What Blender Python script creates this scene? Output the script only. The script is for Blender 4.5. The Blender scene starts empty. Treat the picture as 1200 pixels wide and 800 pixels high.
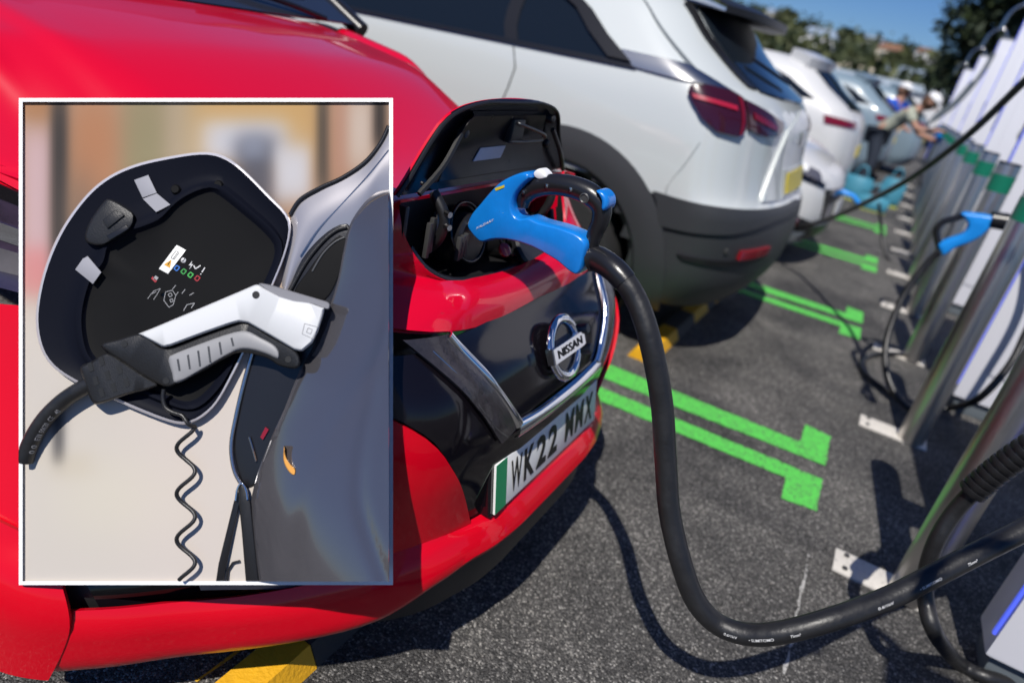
import bpy, bmesh, math, random
import numpy as np
from mathutils import Vector, Matrix
random.seed(7); rng = np.random.default_rng(7)
S = bpy.context.scene
COL = S.collection
R = math.radians

# ------------------------------------------------------------------ camera
CAMH = 1.35
_r = R(12.5); _f = 800.0
_Y = np.array([475., -272., _f]); _Dp = _Y[0]*math.sin(_r) - _Y[1]*math.cos(_r); _D = _f*_f/_Dp
_U = -np.array([-_D*math.sin(_r), _D*math.cos(_r), _f]); _U /= np.linalg.norm(_U)
_Y = _Y - _U*np.dot(_Y, _U); _Y /= np.linalg.norm(_Y)
_X = np.cross(_Y, _U); _X = -_X if _X[0] < 0 else _X
ROT = np.array([_X, _Y, _U])
cam_d = bpy.data.cameras.new('camera'); cam = bpy.data.objects.new('camera', cam_d); COL.objects.link(cam)
cr, cu, cb = ROT[:, 0], -ROT[:, 1], -ROT[:, 2]
cam.matrix_world = Matrix(((cr[0], cu[0], cb[0], 0), (cr[1], cu[1], cb[1], 0), (cr[2], cu[2], cb[2], CAMH), (0, 0, 0, 1)))
cam_d.sensor_width = 36; cam_d.lens = 24; cam_d.clip_start = .02; cam_d.clip_end = 6000
cam_d.dof.use_dof = True; cam_d.dof.focus_distance = 1.22; cam_d.dof.aperture_fstop = 1.9
S.camera = cam
# ------------------------------------------------------------------ world, sun, exposure
SUNV = Vector((-.08, .70, -1.0)).normalized()
W = bpy.data.worlds.new('World'); S.world = W; W.use_nodes = True
nt = W.node_tree; bg = nt.nodes['Background']
sky = nt.nodes.new('ShaderNodeTexSky'); sky.sky_type = 'NISHITA'; sky.sun_disc = False
sky.sun_elevation = math.asin(-SUNV.z); sky.sun_rotation = math.atan2(-SUNV.x, -SUNV.y)
sky.air_density = 1.0; sky.dust_density = .1; sky.ozone_density = 3.0
hs = nt.nodes.new('ShaderNodeHueSaturation'); hs.inputs['Saturation'].default_value = 1.15; nt.links.new(sky.outputs[0], hs.inputs['Color'])
tn = nt.nodes.new('ShaderNodeMix'); tn.data_type = 'RGBA'; tn.blend_type = 'MULTIPLY'; tn.inputs['Factor'].default_value = 1; tn.inputs['B'].default_value = (.46, .63, .95, 1)   # polarised, deep blue day
nt.links.new(hs.outputs[0], tn.inputs['A']); nt.links.new(tn.outputs['Result'], bg.inputs[0]); bg.inputs[1].default_value = .080
sl = bpy.data.lights.new('sun', 'SUN'); sl.energy = 4.9; sl.angle = R(.5); sl.color = (1, .955, .89)
so = bpy.data.objects.new('sun', sl); COL.objects.link(so); so.location = (0, -5, 20)
so.rotation_euler = SUNV.to_track_quat('-Z', 'Y').to_euler()
S.view_settings.view_transform = 'Standard'; S.view_settings.look = 'None'; S.view_settings.exposure = 0.0; S.view_settings.gamma = 1
S.render.engine = 'CYCLES'; S.render.resolution_x = 1024; S.render.resolution_y = 682

# ------------------------------------------------------------------ surveying helpers (sight line of the photo -> point on a real plane)
def ray(x, y): return ROT @ np.array([(x-600)/_f, (y-400)/_f, 1.0])
ORG = np.array([0, 0, CAMH])
def at_z(x, y, z=0.): d = ray(x, y); return ORG + d*((z-CAMH)/d[2])
def at_y(x, y, Y): d = ray(x, y); return ORG + d*(Y/d[1])
def at_x(x, y, X): d = ray(x, y); return ORG + d*(X/d[0])

# ------------------------------------------------------------------ materials
def mat(name, col, rough=.5, metal=0., coat=0., coat_r=.03, var=0., vscale=8., bump=0., bscale=60., rvar=0., spec=.5, emit=None, estr=0., trans=0., alpha=1.):
    m = bpy.data.materials.new(name); m.use_nodes = True; t = m.node_tree; p = t.nodes['Principled BSDF']
    p.inputs['Base Color'].default_value = (*col, 1); p.inputs['Roughness'].default_value = rough; p.inputs['Metallic'].default_value = metal
    p.inputs['Coat Weight'].default_value = coat; p.inputs['Coat Roughness'].default_value = coat_r; p.inputs['Specular IOR Level'].default_value = spec
    p.inputs['Transmission Weight'].default_value = trans; p.inputs['Alpha'].default_value = alpha
    if emit: p.inputs['Emission Color'].default_value = (*emit, 1); p.inputs['Emission Strength'].default_value = estr
    if var or bump or rvar:
        tc = t.nodes.new('ShaderNodeTexCoord')
        if var or rvar:
            n = t.nodes.new('ShaderNodeTexNoise'); n.inputs['Scale'].default_value = vscale; n.inputs['Detail'].default_value = 6; n.inputs['Roughness'].default_value = .65
            t.links.new(tc.outputs['Object'], n.inputs['Vector'])
        if var:
            mx = t.nodes.new('ShaderNodeMix'); mx.data_type = 'RGBA'
            mx.inputs['A'].default_value = (*[c*(1-var) for c in col], 1); mx.inputs['B'].default_value = (*[min(1, c*(1+var)) for c in col], 1)
            t.links.new(n.outputs['Fac'], mx.inputs['Factor']); t.links.new(mx.outputs['Result'], p.inputs['Base Color'])
        if rvar:
            mr = t.nodes.new('ShaderNodeMapRange'); mr.inputs[1].default_value = .3; mr.inputs[2].default_value = .7
            mr.inputs[3].default_value = max(0, rough-rvar); mr.inputs[4].default_value = min(1, rough+rvar)
            t.links.new(n.outputs['Fac'], mr.inputs[0]); t.links.new(mr.outputs[0], p.inputs['Roughness'])
        if bump:
            b = t.nodes.new('ShaderNodeTexNoise'); b.inputs['Scale'].default_value = bscale; b.inputs['Detail'].default_value = 3
            t.links.new(tc.outputs['Object'], b.inputs['Vector'])
            bn = t.nodes.new('ShaderNodeBump'); bn.inputs['Strength'].default_value = bump; bn.inputs['Distance'].default_value = .01
            t.links.new(b.outputs['Fac'], bn.inputs['Height']); t.links.new(bn.outputs[0], p.inputs['Normal'])
    return m

def asphalt_mat():
    m = bpy.data.materials.new('asphalt'); m.use_nodes = True; t = m.node_tree; p = t.nodes['Principled BSDF']
    tc = t.nodes.new('ShaderNodeTexCoord')
    v = t.nodes.new('ShaderNodeTexVoronoi'); v.inputs['Scale'].default_value = 230; t.links.new(tc.outputs['Object'], v.inputs['Vector'])
    n = t.nodes.new('ShaderNodeTexNoise'); n.inputs['Scale'].default_value = 260; n.inputs['Detail'].default_value = 3; t.links.new(tc.outputs['Object'], n.inputs['Vector'])
    big = t.nodes.new('ShaderNodeTexNoise'); big.inputs['Scale'].default_value = 2.2; big.inputs['Detail'].default_value = 8; big.inputs['Roughness'].default_value = .7
    t.links.new(tc.outputs['Object'], big.inputs['Vector'])
    sep = t.nodes.new('ShaderNodeSeparateColor'); t.links.new(v.outputs['Color'], sep.inputs[0])
    r1 = t.nodes.new('ShaderNodeValToRGB'); e = r1.color_ramp.elements
    e[0].position = 0; e[0].color = (.028, .028, .028, 1); e[1].position = 1; e[1].color = (.44, .43, .41, 1)
    a = e.new(.45); a.color = (.070, .069, .068, 1); b = e.new(.80); b.color = (.124, .121, .118, 1); c = e.new(.93); c.color = (.23, .225, .215, 1)
    t.links.new(sep.outputs[0], r1.inputs[0])
    r2 = t.nodes.new('ShaderNodeValToRGB'); e = r2.color_ramp.elements
    e[0].position = .3; e[0].color = (.62, .62, .63, 1); e[1].position = .72; e[1].color = (1.45, 1.42, 1.38, 1)
    t.links.new(big.outputs['Fac'], r2.inputs[0])
    mx = t.nodes.new('ShaderNodeMix'); mx.data_type = 'RGBA'; mx.blend_type = 'MULTIPLY'; mx.inputs['Factor'].default_value = 1
    t.links.new(r1.outputs[0], mx.inputs['A']); t.links.new(r2.outputs[0], mx.inputs['B'])
    oil = t.nodes.new('ShaderNodeTexNoise'); oil.inputs['Scale'].default_value = 1.1; oil.inputs['Detail'].default_value = 5; oil.inputs['Distortion'].default_value = .8; t.links.new(tc.outputs['Object'], oil.inputs['Vector'])
    r3 = t.nodes.new('ShaderNodeValToRGB'); e = r3.color_ramp.elements
    e[0].position = .40; e[0].color = (.66, .66, .67, 1); e[1].position = .52; e[1].color = (1.08, 1.07, 1.05, 1)
    t.links.new(oil.outputs['Fac'], r3.inputs[0])
    sw = t.nodes.new('ShaderNodeMapping'); sw.inputs['Rotation'].default_value = (0, 0, .5); sw.inputs['Scale'].default_value = (1.2, 14, 1); t.links.new(tc.outputs['Object'], sw.inputs[0])
    sn = t.nodes.new('ShaderNodeTexNoise'); sn.inputs['Scale'].default_value = 1; sn.inputs['Detail'].default_value = 6; t.links.new(sw.outputs[0], sn.inputs['Vector'])
    r4 = t.nodes.new('ShaderNodeValToRGB'); e = r4.color_ramp.elements
    e[0].position = .60; e[0].color = (1, 1, 1, 1); e[1].position = .74; e[1].color = (1.35, 1.33, 1.30, 1); t.links.new(sn.outputs['Fac'], r4.inputs[0])
    m2 = t.nodes.new('ShaderNodeMix'); m2.data_type = 'RGBA'; m2.blend_type = 'MULTIPLY'; m2.inputs['Factor'].default_value = 1
    m3 = t.nodes.new('ShaderNodeMix'); m3.data_type = 'RGBA'; m3.blend_type = 'MULTIPLY'; m3.inputs['Factor'].default_value = 1
    t.links.new(mx.outputs['Result'], m2.inputs['A']); t.links.new(r3.outputs[0], m2.inputs['B']); t.links.new(m2.outputs['Result'], m3.inputs['A']); t.links.new(r4.outputs[0], m3.inputs['B']); t.links.new(m3.outputs['Result'], p.inputs['Base Color'])
    p.inputs['Roughness'].default_value = .82; p.inputs['Specular IOR Level'].default_value = .3
    ad = t.nodes.new('ShaderNodeMath'); ad.operation = 'SUBTRACT'; t.links.new(n.outputs['Fac'], ad.inputs[0]); t.links.new(v.outputs['Distance'], ad.inputs[1])
    bn = t.nodes.new('ShaderNodeBump'); bn.inputs['Strength'].default_value = .85; bn.inputs['Distance'].default_value = .006
    t.links.new(ad.outputs[0], bn.inputs['Height']); t.links.new(bn.outputs[0], p.inputs['Normal'])
    return m

def paint_mat(name, col, worn=.5):
    """road paint worn through to the asphalt in specks"""
    m = bpy.data.materials.new(name); m.use_nodes = True; t = m.node_tree; p = t.nodes['Principled BSDF']
    tc = t.nodes.new('ShaderNodeTexCoord')
    n = t.nodes.new('ShaderNodeTexNoise'); n.inputs['Scale'].default_value = 90; n.inputs['Detail'].default_value = 6; n.inputs['Roughness'].default_value = .75
    t.links.new(tc.outputs['Object'], n.inputs['Vector'])
    r = t.nodes.new('ShaderNodeValToRGB'); e = r.color_ramp.elements
    e[0].position = .30+.12*worn; e[0].color = (.07, .07, .065, 1); e[1].position = .36+.12*worn; e[1].color = (*col, 1)
    k = e.new(.75); k.color = (*[min(1, c*1.12) for c in col], 1)
    t.links.new(n.outputs['Fac'], r.inputs[0]); t.links.new(r.outputs[0], p.inputs['Base Color'])
    p.inputs['Roughness'].default_value = .75
    bn = t.nodes.new('ShaderNodeBump'); bn.inputs['Strength'].default_value = .5; bn.inputs['Distance'].default_value = .004
    t.links.new(n.outputs['Fac'], bn.inputs['Height']); t.links.new(bn.outputs[0], p.inputs['Normal'])
    return m

def steel_mat():
    m = bpy.data.materials.new('brushed_steel'); m.use_nodes = True; t = m.node_tree; p = t.nodes['Principled BSDF']
    p.inputs['Base Color'].default_value = (.62, .60, .57, 1); p.inputs['Metallic'].default_value = 1
    tc = t.nodes.new('ShaderNodeTexCoord'); mp = t.nodes.new('ShaderNodeMapping'); mp.inputs['Scale'].default_value = (6, 6, 400)
    n = t.nodes.new('ShaderNodeTexNoise'); n.inputs['Scale'].default_value = 1; n.inputs['Detail'].default_value = 4
    t.links.new(tc.outputs['Object'], mp.inputs[0]); t.links.new(mp.outputs[0], n.inputs['Vector'])
    mr = t.nodes.new('ShaderNodeMapRange'); mr.inputs[3].default_value = .24; mr.inputs[4].default_value = .42
    t.links.new(n.outputs['Fac'], mr.inputs[0]); t.links.new(mr.outputs[0], p.inputs['Roughness'])
    return m

def attr_mat(name, rough=.6, coat=0.):
    m = bpy.data.materials.new(name); m.use_nodes = True; t = m.node_tree; p = t.nodes['Principled BSDF']
    a = t.nodes.new('ShaderNodeAttribute'); a.attribute_name = 'print'; t.links.new(a.outputs['Color'], p.inputs['Base Color'])
    p.inputs['Roughness'].default_value = rough; p.inputs['Specular IOR Level'].default_value = .2
    return m

def leaf_mat(name, a, b):
    m = bpy.data.materials.new(name); m.use_nodes = True; t = m.node_tree; p = t.nodes['Principled BSDF']
    g = t.nodes.new('ShaderNodeNewGeometry'); r = t.nodes.new('ShaderNodeValToRGB')
    r.color_ramp.elements[0].color = (*a, 1); r.color_ramp.elements[1].color = (*b, 1)
    t.links.new(g.outputs['Random Per Island'], r.inputs[0]); t.links.new(r.outputs[0], p.inputs['Base Color']); p.inputs['Roughness'].default_value = .7
    return m

MT = dict(
    asphalt=asphalt_mat(),
    green=paint_mat('green_paint', (.09, .53, .075), .85), white_mark=paint_mat('white_paint', (.58, .55, .50), .35), yellow_line=paint_mat('yellow_paint', (.62, .36, .02), .6),
    red=mat('red_car_paint', (.62, .0005, .022), .35, 0., .85, .02, spec=.12),
    redlow=mat('red_bumper_paint', (.62, .0005, .012), .4, 0., .6, .03, spec=.1),
    black_gloss=mat('gloss_black', (.005, .004, .006), .10, 0, .15, rvar=.05, vscale=5, spec=.4),
    black_plastic=mat('black_plastic', (.012, .012, .013), .42, bump=.12, bscale=500),
    black_satin=mat('satin_black', (.012, .012, .014), .28, bump=.03, bscale=300),
    grey_plastic=mat('grey_cladding', (.032, .034, .038), .5, bump=.15, bscale=500),
    smoke=mat('smoked_trim', (.030, .026, .029), .25, 0, .5, .1, var=.9, vscale=70, bump=.15, bscale=160),
    chrome=mat('chrome', (.82, .83, .85), .07, 1.0, rvar=.03, vscale=20),
    rubber=mat('rubber', (.014, .014, .015), .40, var=.35, vscale=30, bump=.10, bscale=90, rvar=.10),
    tyre=mat('tyre_rubber', (.016, .016, .017), .75, bump=.3, bscale=120),
    rim=mat('alloy', (.30, .29, .28), .35, .8), rim_dark=mat('dark_alloy', (.10, .10, .10), .4, .6),
    glass=mat('car_glass', (.008, .012, .018), .05, 0, .0, spec=.45), windscreen=mat('windscreen_glass', (.02, .025, .04), .05, spec=.7),
    white_car=mat('white_car_paint', (.55, .585, .58), .35, 0, 1., .04), white_car2=mat('bright_white_paint', (.62, .62, .615), .35, 0, .8, .04),
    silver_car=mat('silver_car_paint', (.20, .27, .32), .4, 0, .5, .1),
    tail=mat('tail_light_red', (.16, .004, .012), .12, 0, .8), tail_dark=mat('tail_light_smoke', (.035, .004, .010), .12, 0, .8), tail_bright=mat('tail_light_bar', (.36, .012, .035), .2, 0, .6),
    reflector=mat('red_reflector', (.24, .008, .014), .2, 0, .5),
    lid_black=mat('lid_black', (.006, .005, .008), .22, rvar=.06, vscale=20, spec=.3), lamp_dark=mat('smoked_headlamp', (.035, .022, .045), .07, 0, .7, .02, var=.8, vscale=30),
    lamp=mat('headlamp_lens', (.20, .19, .21), .05, .5, 1., .02, var=.5, vscale=14), white_plastic=mat('white_plastic', (.80, .80, .80), .35),
    steel=steel_mat(), steel_dark=mat('cap_steel', (.12, .12, .12), .4, .9),
    green_band=mat('green_band', (.006, .17, .10), .35), white_metal=mat('white_cabinet', (.74, .74, .79), .38, coat=.2), plinth=mat('plinth_grey', (.11, .13, .145), .6, bump=.1, bscale=90),
    led=mat('blue_led', (.05, .07, .5), .3, emit=(.10, .16, 1.0), estr=.7),
    blue=mat('blue_connector', (.006, .19, .62), .30, coat=.4, coat_r=.15, var=.18, vscale=40, bump=.05, bscale=700), blue_far=mat('blue_connector_far', (.008, .24, .72), .35),
    yellow=mat('yellow_rubber', (.74, .38, .010), .6, var=.25, vscale=30, bump=.3, bscale=120), black_rubber=mat('black_rubber_block', (.035, .035, .035), .7, bump=.3, bscale=120),
    plate=mat('number_plate_white', (.86, .86, .83), .35, bump=.04, bscale=600), plate_green=mat('number_plate_green', (.015, .30, .115), .35), ink=mat('black_ink', (.008, .008, .008), .5),
    plate_yellow=mat('number_plate_yellow', (.62, .50, .04), .4), white_ink=mat('white_ink', (.62, .62, .62), .5), grey_ink=mat('grey_ink', (.30, .30, .31), .5),
    sticker=mat('sticker', (.42, .43, .47), .5), silver=mat('silver_metal', (.5, .5, .5), .25, 1.),
)

# ------------------------------------------------------------------ mesh helpers
def root_loc(par):
    l = Vector((0, 0, 0))
    while par: l = l + par.location; par = par.parent
    return l
def mk(name, V, F, m, par=None, smooth=True, label=None, cat=None, group=None, kind=None):
    me = bpy.data.meshes.new(name); off = root_loc(par)
    me.from_pydata([(float(v[0])-off.x, float(v[1])-off.y, float(v[2])-off.z) for v in V], [], [tuple(f) for f in F])
    me.validate()
    if smooth: me.polygons.foreach_set('use_smooth', [True]*len(me.polygons))
    o = bpy.data.objects.new(name, me); COL.objects.link(o)
    if m: me.materials.append(MT[m] if isinstance(m, str) else m)
    if par: o.parent = par
    for k, v in (('label', label), ('category', cat), ('group', group), ('kind', kind)):
        if v: o[k] = v
    me.update()
    return o
def fixn(o):
    bm = bmesh.new(); bm.from_mesh(o.data); bmesh.ops.recalc_face_normals(bm, faces=bm.faces); bm.to_mesh(o.data); bm.free(); return o
def autosmooth(o, ang=35):
    bm = bmesh.new(); bm.from_mesh(o.data); a = R(ang)
    for e in bm.edges:
        if len(e.link_faces) == 2 and e.calc_face_angle(0) > a: e.smooth = False
    bm.to_mesh(o.data); bm.free(); return o
def thing(name, loc, label, cat, group=None):
    o = bpy.data.objects.new(name, None); COL.objects.link(o); o.location = loc; o.empty_display_size = .05
    o['label'] = label; o['category'] = cat
    if group: o['group'] = group
    return o
class MB:
    def __init__(s): s.V = []; s.F = []
    def add(s, V, F):
        n = len(s.V); s.V += [tuple(map(float, v)) for v in V]; s.F += [tuple(i+n for i in f) for f in F]; return s
    def make(s, name, m, par=None, smooth=False, **k): return mk(name, s.V, s.F, m, par, smooth, **k)
def grid(P, closed_u=False):
    n, m = len(P), len(P[0]); V = [p for r in P for p in r]; F = []
    for i in range(n-1):
        for j in range(m if closed_u else m-1):
            j2 = (j+1) % m; F.append((i*m+j, i*m+j2, (i+1)*m+j2, (i+1)*m+j))
    return V, F
def cat_rom(pts, n, closed=False):
    """n samples, even in arc length, of a smooth curve through pts"""
    P = np.array(pts, float); k = len(P); out = []
    seg = k if closed else k-1
    for i in range(seg):
        if closed: p0, p1, p2, p3 = P[(i-1) % k], P[i], P[(i+1) % k], P[(i+2) % k]
        else: p0, p1, p2, p3 = P[max(i-1, 0)], P[i], P[i+1], P[min(i+2, k-1)]
        for t in np.linspace(0, 1, 12, endpoint=False):
            out.append(.5*((2*p1)+(-p0+p2)*t+(2*p0-5*p1+4*p2-p3)*t*t+(-p0+3*p1-3*p2+p3)*t**3))
    out.append(P[0] if closed else P[-1]); return resample(out, n, closed)
def resample(pts, n, closed=False):
    P = np.array(pts, float); d = np.r_[0, np.cumsum(np.linalg.norm(np.diff(P, axis=0), axis=1))]
    t = np.linspace(0, d[-1], n, endpoint=not closed)
    return np.array([[np.interp(x, d, P[:, c]) for c in range(P.shape[1])] for x in t])
def tube_geo(path, r, n=12, cap=True):
    P = np.array(path, float); N = len(P); rr = np.full(N, r) if np.isscalar(r) else np.array(r, float)
    T = np.gradient(P, axis=0); T /= np.linalg.norm(T, axis=1)[:, None]
    up = np.array([0, 0, 1.]) if abs(T[0][2]) < .9 else np.array([1., 0, 0])
    a = np.cross(T[0], up); a /= np.linalg.norm(a); rings = []
    for i in range(N):
        a = a - T[i]*np.dot(a, T[i]); a /= np.linalg.norm(a); b = np.cross(T[i], a)
        rings.append([P[i]+rr[i]*(a*math.cos(q)+b*math.sin(q)) for q in np.linspace(0, 2*math.pi, n, endpoint=False)])
    V, F = grid(rings, True)
    if cap: F += [tuple(range(n-1, -1, -1)), tuple(range((N-1)*n, N*n))]
    return V, F
def tube(name, path, r, m, par=None, n=12, **k):
    V, F = tube_geo(path, r, n); return autosmooth(mk(name, V, F, m, par, True, **k), 50)
def box_geo(c, s, bev=0.):
    bm = bmesh.new(); bmesh.ops.create_cube(bm, size=1)
    for v in bm.verts: v.co = Vector((v.co.x*s[0]+c[0], v.co.y*s[1]+c[1], v.co.z*s[2]+c[2]))
    if bev: bmesh.ops.bevel(bm, geom=list(bm.edges), offset=bev, segments=2, affect='EDGES', profile=.6)
    bm.verts.index_update(); V = [tuple(v.co) for v in bm.verts]; F = [tuple(v.index for v in f.verts) for f in bm.faces]; bm.free(); return V, F
def box(name, c, s, m, par=None, bev=0., **k):
    V, F = box_geo(c, s, bev); return autosmooth(mk(name, V, F, m, par, True, **k), 30)
def ring_rot(c, axis, prof, n=24, ref=None):
    """lathe: prof = [(dist along axis, radius)]"""
    ax = Vector(axis).normalized(); a = ax.orthogonal().normalized() if ref is None else Vector(ref).normalized(); b = ax.cross(a)
    rings = [[Vector(c)+ax*h+(a*math.cos(q)+b*math.sin(q))*r for q in np.linspace(0, 2*math.pi, n, endpoint=False)] for h, r in prof]
    return grid(rings, True)
def lathe(name, c, axis, prof, m, par=None, n=24, **k):
    V, F = ring_rot(c, axis, prof, n); return autosmooth(mk(name, V, F, m, par, True, **k), 35)
def poly_area(p): x, y = p[:, 0], p[:, 1]; return .5*np.sum(x*np.roll(y, -1)-y*np.roll(x, -1))
def inset_poly(p, d):
    p = np.array(p, float); s = 1 if poly_area(p) > 0 else -1
    e = np.roll(p, -1, 0)-p; e /= np.maximum(np.linalg.norm(e, axis=1), 1e-9)[:, None]; nrm = np.c_[-e[:, 1], e[:, 0]]*s
    q = nrm+np.roll(nrm, 1, 0); l = np.linalg.norm(q, axis=1); q /= np.maximum(l, .3)[:, None]
    return p+q*d
def prism_geo(outline, mapper, w0, w1, bev=0., bevd=None, back=True, steps=3):
    """solid from a 2D outline: mapper(a,b,w)->3D, rounded shoulder of width bev (outline units) and depth bevd (w units) on the w1 side"""
    o = np.array(outline, float); n = len(o); bevd = bevd if bevd is not None else (w1-w0)*.4
    lv = [(o, w0)]
    if bev:
        for k in range(steps+1):
            q = k/steps*math.pi/2; lv.append((inset_poly(o, bev*(1-math.cos(q))), w1-bevd*(1-math.sin(q))))
    else: lv.append((o, w1))
    rings = [[mapper(a, b, w) for a, b in p] for p, w in lv]; V, F = grid(rings, True)
    m = len(rings); F.append(tuple(range((m-1)*n, m*n)))
    if back: F.append(tuple(range(n-1, -1, -1)))
    return V, F
def prism(name, outline, mapper, w0, w1, m, par=None, bev=0., bevd=None, ang=40, **k):
    V, F = prism_geo(outline, mapper, w0, w1, bev, bevd); o = mk(name, V, F, m, par, True, **k); tri_ng(o); fixn(o); return autosmooth(o, ang)
def tri_ng(o):
    bm = bmesh.new(); bm.from_mesh(o.data); bmesh.ops.triangulate(bm, faces=[f for f in bm.faces if len(f.verts) > 4]); bm.to_mesh(o.data); bm.free()
def sheet(name, P, th, m, par=None, **k):
    """surface grid P given thickness th along its own normals (towards -normal)"""
    A = np.array(P, float); du = np.gradient(A, axis=1); dv = np.gradient(A, axis=0); N = np.cross(du, dv); N /= np.maximum(np.linalg.norm(N, axis=2), 1e-9)[..., None]
    B = A-N*th; n, mm = A.shape[:2]; V1, F1 = grid(A); V2, F2 = grid(B); o = n*mm
    F = list(F1)+[tuple(o+i for i in reversed(f)) for f in F2]
    b = [(0, j) for j in range(mm)]+[(i, mm-1) for i in range(1, n)]+[(n-1, j) for j in range(mm-2, -1, -1)]+[(i, 0) for i in range(n-2, 0, -1)]
    b = [i*mm+j for i, j in b]
    for i in range(len(b)): p, q = b[i], b[(i+1) % len(b)]; F.append((q, p, o+p, o+q))
    return autosmooth(fixn(mk(name, list(V1)+list(V2), F, m, par, True, **k)), 40)
def text_geo(s, size=1., bold=0.):
    cu = bpy.data.curves.new('lettering', 'FONT'); cu.body = s; cu.size = size; cu.align_x = 'LEFT'; cu.offset = bold; cu.resolution_u = 3; cu.fill_mode = 'FRONT'
    ob = bpy.data.objects.new('lettering', cu); COL.objects.link(ob); dg = bpy.context.evaluated_depsgraph_get()
    me = bpy.data.meshes.new_from_object(ob.evaluated_get(dg)); V = [tuple(v.co) for v in me.vertices]; F = [tuple(p.vertices) for p in me.polygons]
    bpy.data.objects.remove(ob); bpy.data.curves.remove(cu); bpy.data.meshes.remove(me)
    A = np.array(V); A[:, 0] -= A[:, 0].min(); A[:, 1] -= A[:, 1].min(); return A, F
def text(name, s, org, xd, yd, w, h, m, par=None, bold=0., lift=0.0012, **k):
    """lettering fitted to a w x h rectangle at org, spanned by unit vectors xd, yd"""
    A, F = text_geo(s, 1., bold); A[:, 0] *= w/A[:, 0].max(); A[:, 1] *= h/A[:, 1].max()
    org, xd, yd = map(lambda q: np.array(q, float), (org, xd, yd)); n = np.cross(xd, yd); n /= np.linalg.norm(n)
    return mk(name, [org+xd*a[0]+yd*a[1]+n*lift for a in A], F, m, par, False, **k)
def pchip(x, y):
    x = np.array(x, float); y = np.array(y, float); h = np.diff(x); d = np.diff(y)/h; mm = np.zeros(len(x)); mm[0], mm[-1] = d[0], d[-1]
    for i in range(1, len(x)-1):
        if d[i-1]*d[i] > 0: w1 = 2*h[i]+h[i-1]; w2 = h[i]+2*h[i-1]; mm[i] = (w1+w2)/(w1/d[i-1]+w2/d[i])
    def f(t):
        t = min(max(t, x[0]), x[-1]); i = min(max(np.searchsorted(x, t)-1, 0), len(h)-1); s = (t-x[i])/h[i]
        return ((1+2*s)*(1-s)**2*y[i]+s*(1-s)**2*h[i]*mm[i]+s*s*(3-2*s)*y[i+1]+s*s*(s-1)*h[i]*mm[i+1])
    return f
# ================================================================== SETTING
gp = [[(x, y, 0) for x in (-3000, -60, -14, -5, 0, 2.5, 6, 14, 60, 3000)] for y in (-800, -60, -6, 0, 3, 6, 12, 24, 70, 3500)]
V, F = grid(gp); mk('ground', V, F, 'asphalt', None, False, kind='structure')
GRP_M = 'green painted bay lines'
def ragged(poly, amp=.004, step=.03):
    """outline of hand-taped paint: edges a little uneven"""
    out = []
    for i in range(len(poly)):
        a, b = np.array(poly[i]), np.array(poly[(i+1) % len(poly)]); n = max(2, int(np.linalg.norm(b-a)/step))
        for k in range(n): q = a+(b-a)*k/n; out.append(q+rng.normal(0, amp*.5, 2))
    return np.array(out)
def marking(poly, label, m='green', amp=.004, name='bay_marking', group=GRP_M, z=.004):
    p = ragged(poly, amp); o = mk(name, [(a, b, z) for a, b in p], [tuple(range(len(p)))], m, None, False, label=label, cat='road marking', group=group); tri_ng(o)
UP = [(-1.9, 2.735), (-1.9, 2.85), (.095, 2.895), (.085, 3.085), (.20, 3.045), (.205, 2.745)]
LO = [(-1.9, 2.41), (-1.9, 2.535), (.21, 2.60), (.215, 2.385), (.075, 2.405), (.075, 2.435)]
up_px = [at_z(*p)[:2] for p in [(937, 518), (944, 498), (973, 512), (967, 546)]]
a0, a1 = at_z(707, 425)[:2], at_z(706, 443)[:2]
ext = lambda p, q: p+(p-q)*1.4
U1 = [ext(a0, up_px[0]), a0, up_px[0], up_px[1], up_px[2], up_px[3], a1, ext(a1, up_px[3])]
lo_px = [at_z(*p)[:2] for p in [(964, 562), (956, 599), (915, 584), (921, 560)]]
b0, b1 = at_z(698, 452)[:2], at_z(694, 466)[:2]
L1 = [ext(b0, lo_px[0]), b0, lo_px[0], lo_px[1], lo_px[2], lo_px[3], b1, ext(b1, lo_px[3])]
names = ['nearest the red car nose', 'beside the white car rear bumper', 'third from the camera past the white car', 'fourth from the camera']
for k, dy in enumerate((0, 2.21, 4.32, 6.5)):
    sh = np.array([0., dy])
    marking([p+sh for p in U1], 'farther green bar with square end block, pair '+names[k])
    marking([p+sh for p in L1], 'nearer green bar with square end block, pair '+names[k])
# thin worn white line running between cable and bollard foot
wl = [at_z(*p)[:2] for p in [(945, 650), (938, 690), (928, 735), (918, 790)]]
q = np.array(wl+[p+np.array([.006, .003]) for p in wl[::-1]])
marking(q, 'thin broken chalky white line on the asphalt under the black cable', paint_mat('chalk', (.42, .41, .39), 1.15), .006, 'chalk_line', None, .004)
yl = [at_z(*p)[:2] for p in [(281, 760), (228, 799), (234, 799), (287, 760)]]
marking(yl, 'thin yellow line on the asphalt under the red front lip', MT['yellow_line'], .002, 'yellow_line', None, .004)

# loose grit on the asphalt near the camera
V, F = [], []
for _ in range(1500):
    x, y = rng.uniform(-.9, 1.0), 1.0+rng.random()**1.5*3.2; r_ = rng.uniform(.0015, .0042); i = len(V)
    V += [(x+r_*a*rng.uniform(.6, 1.3), y+r_*b*rng.uniform(.6, 1.3), max(.0002, r_*.6+r_*c)) for a, b, c in ((1, 0, -.5), (-.5, .9, -.5), (-.5, -.9, -.5), (.1, .1, .6))]
    F += [(i, i+1, i+3), (i+1, i+2, i+3), (i+2, i, i+3)]
mk('grit', V, F, mat('grit', (.24, .22, .20), .9, var=.5, vscale=300), None, False, kind='stuff')
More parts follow.
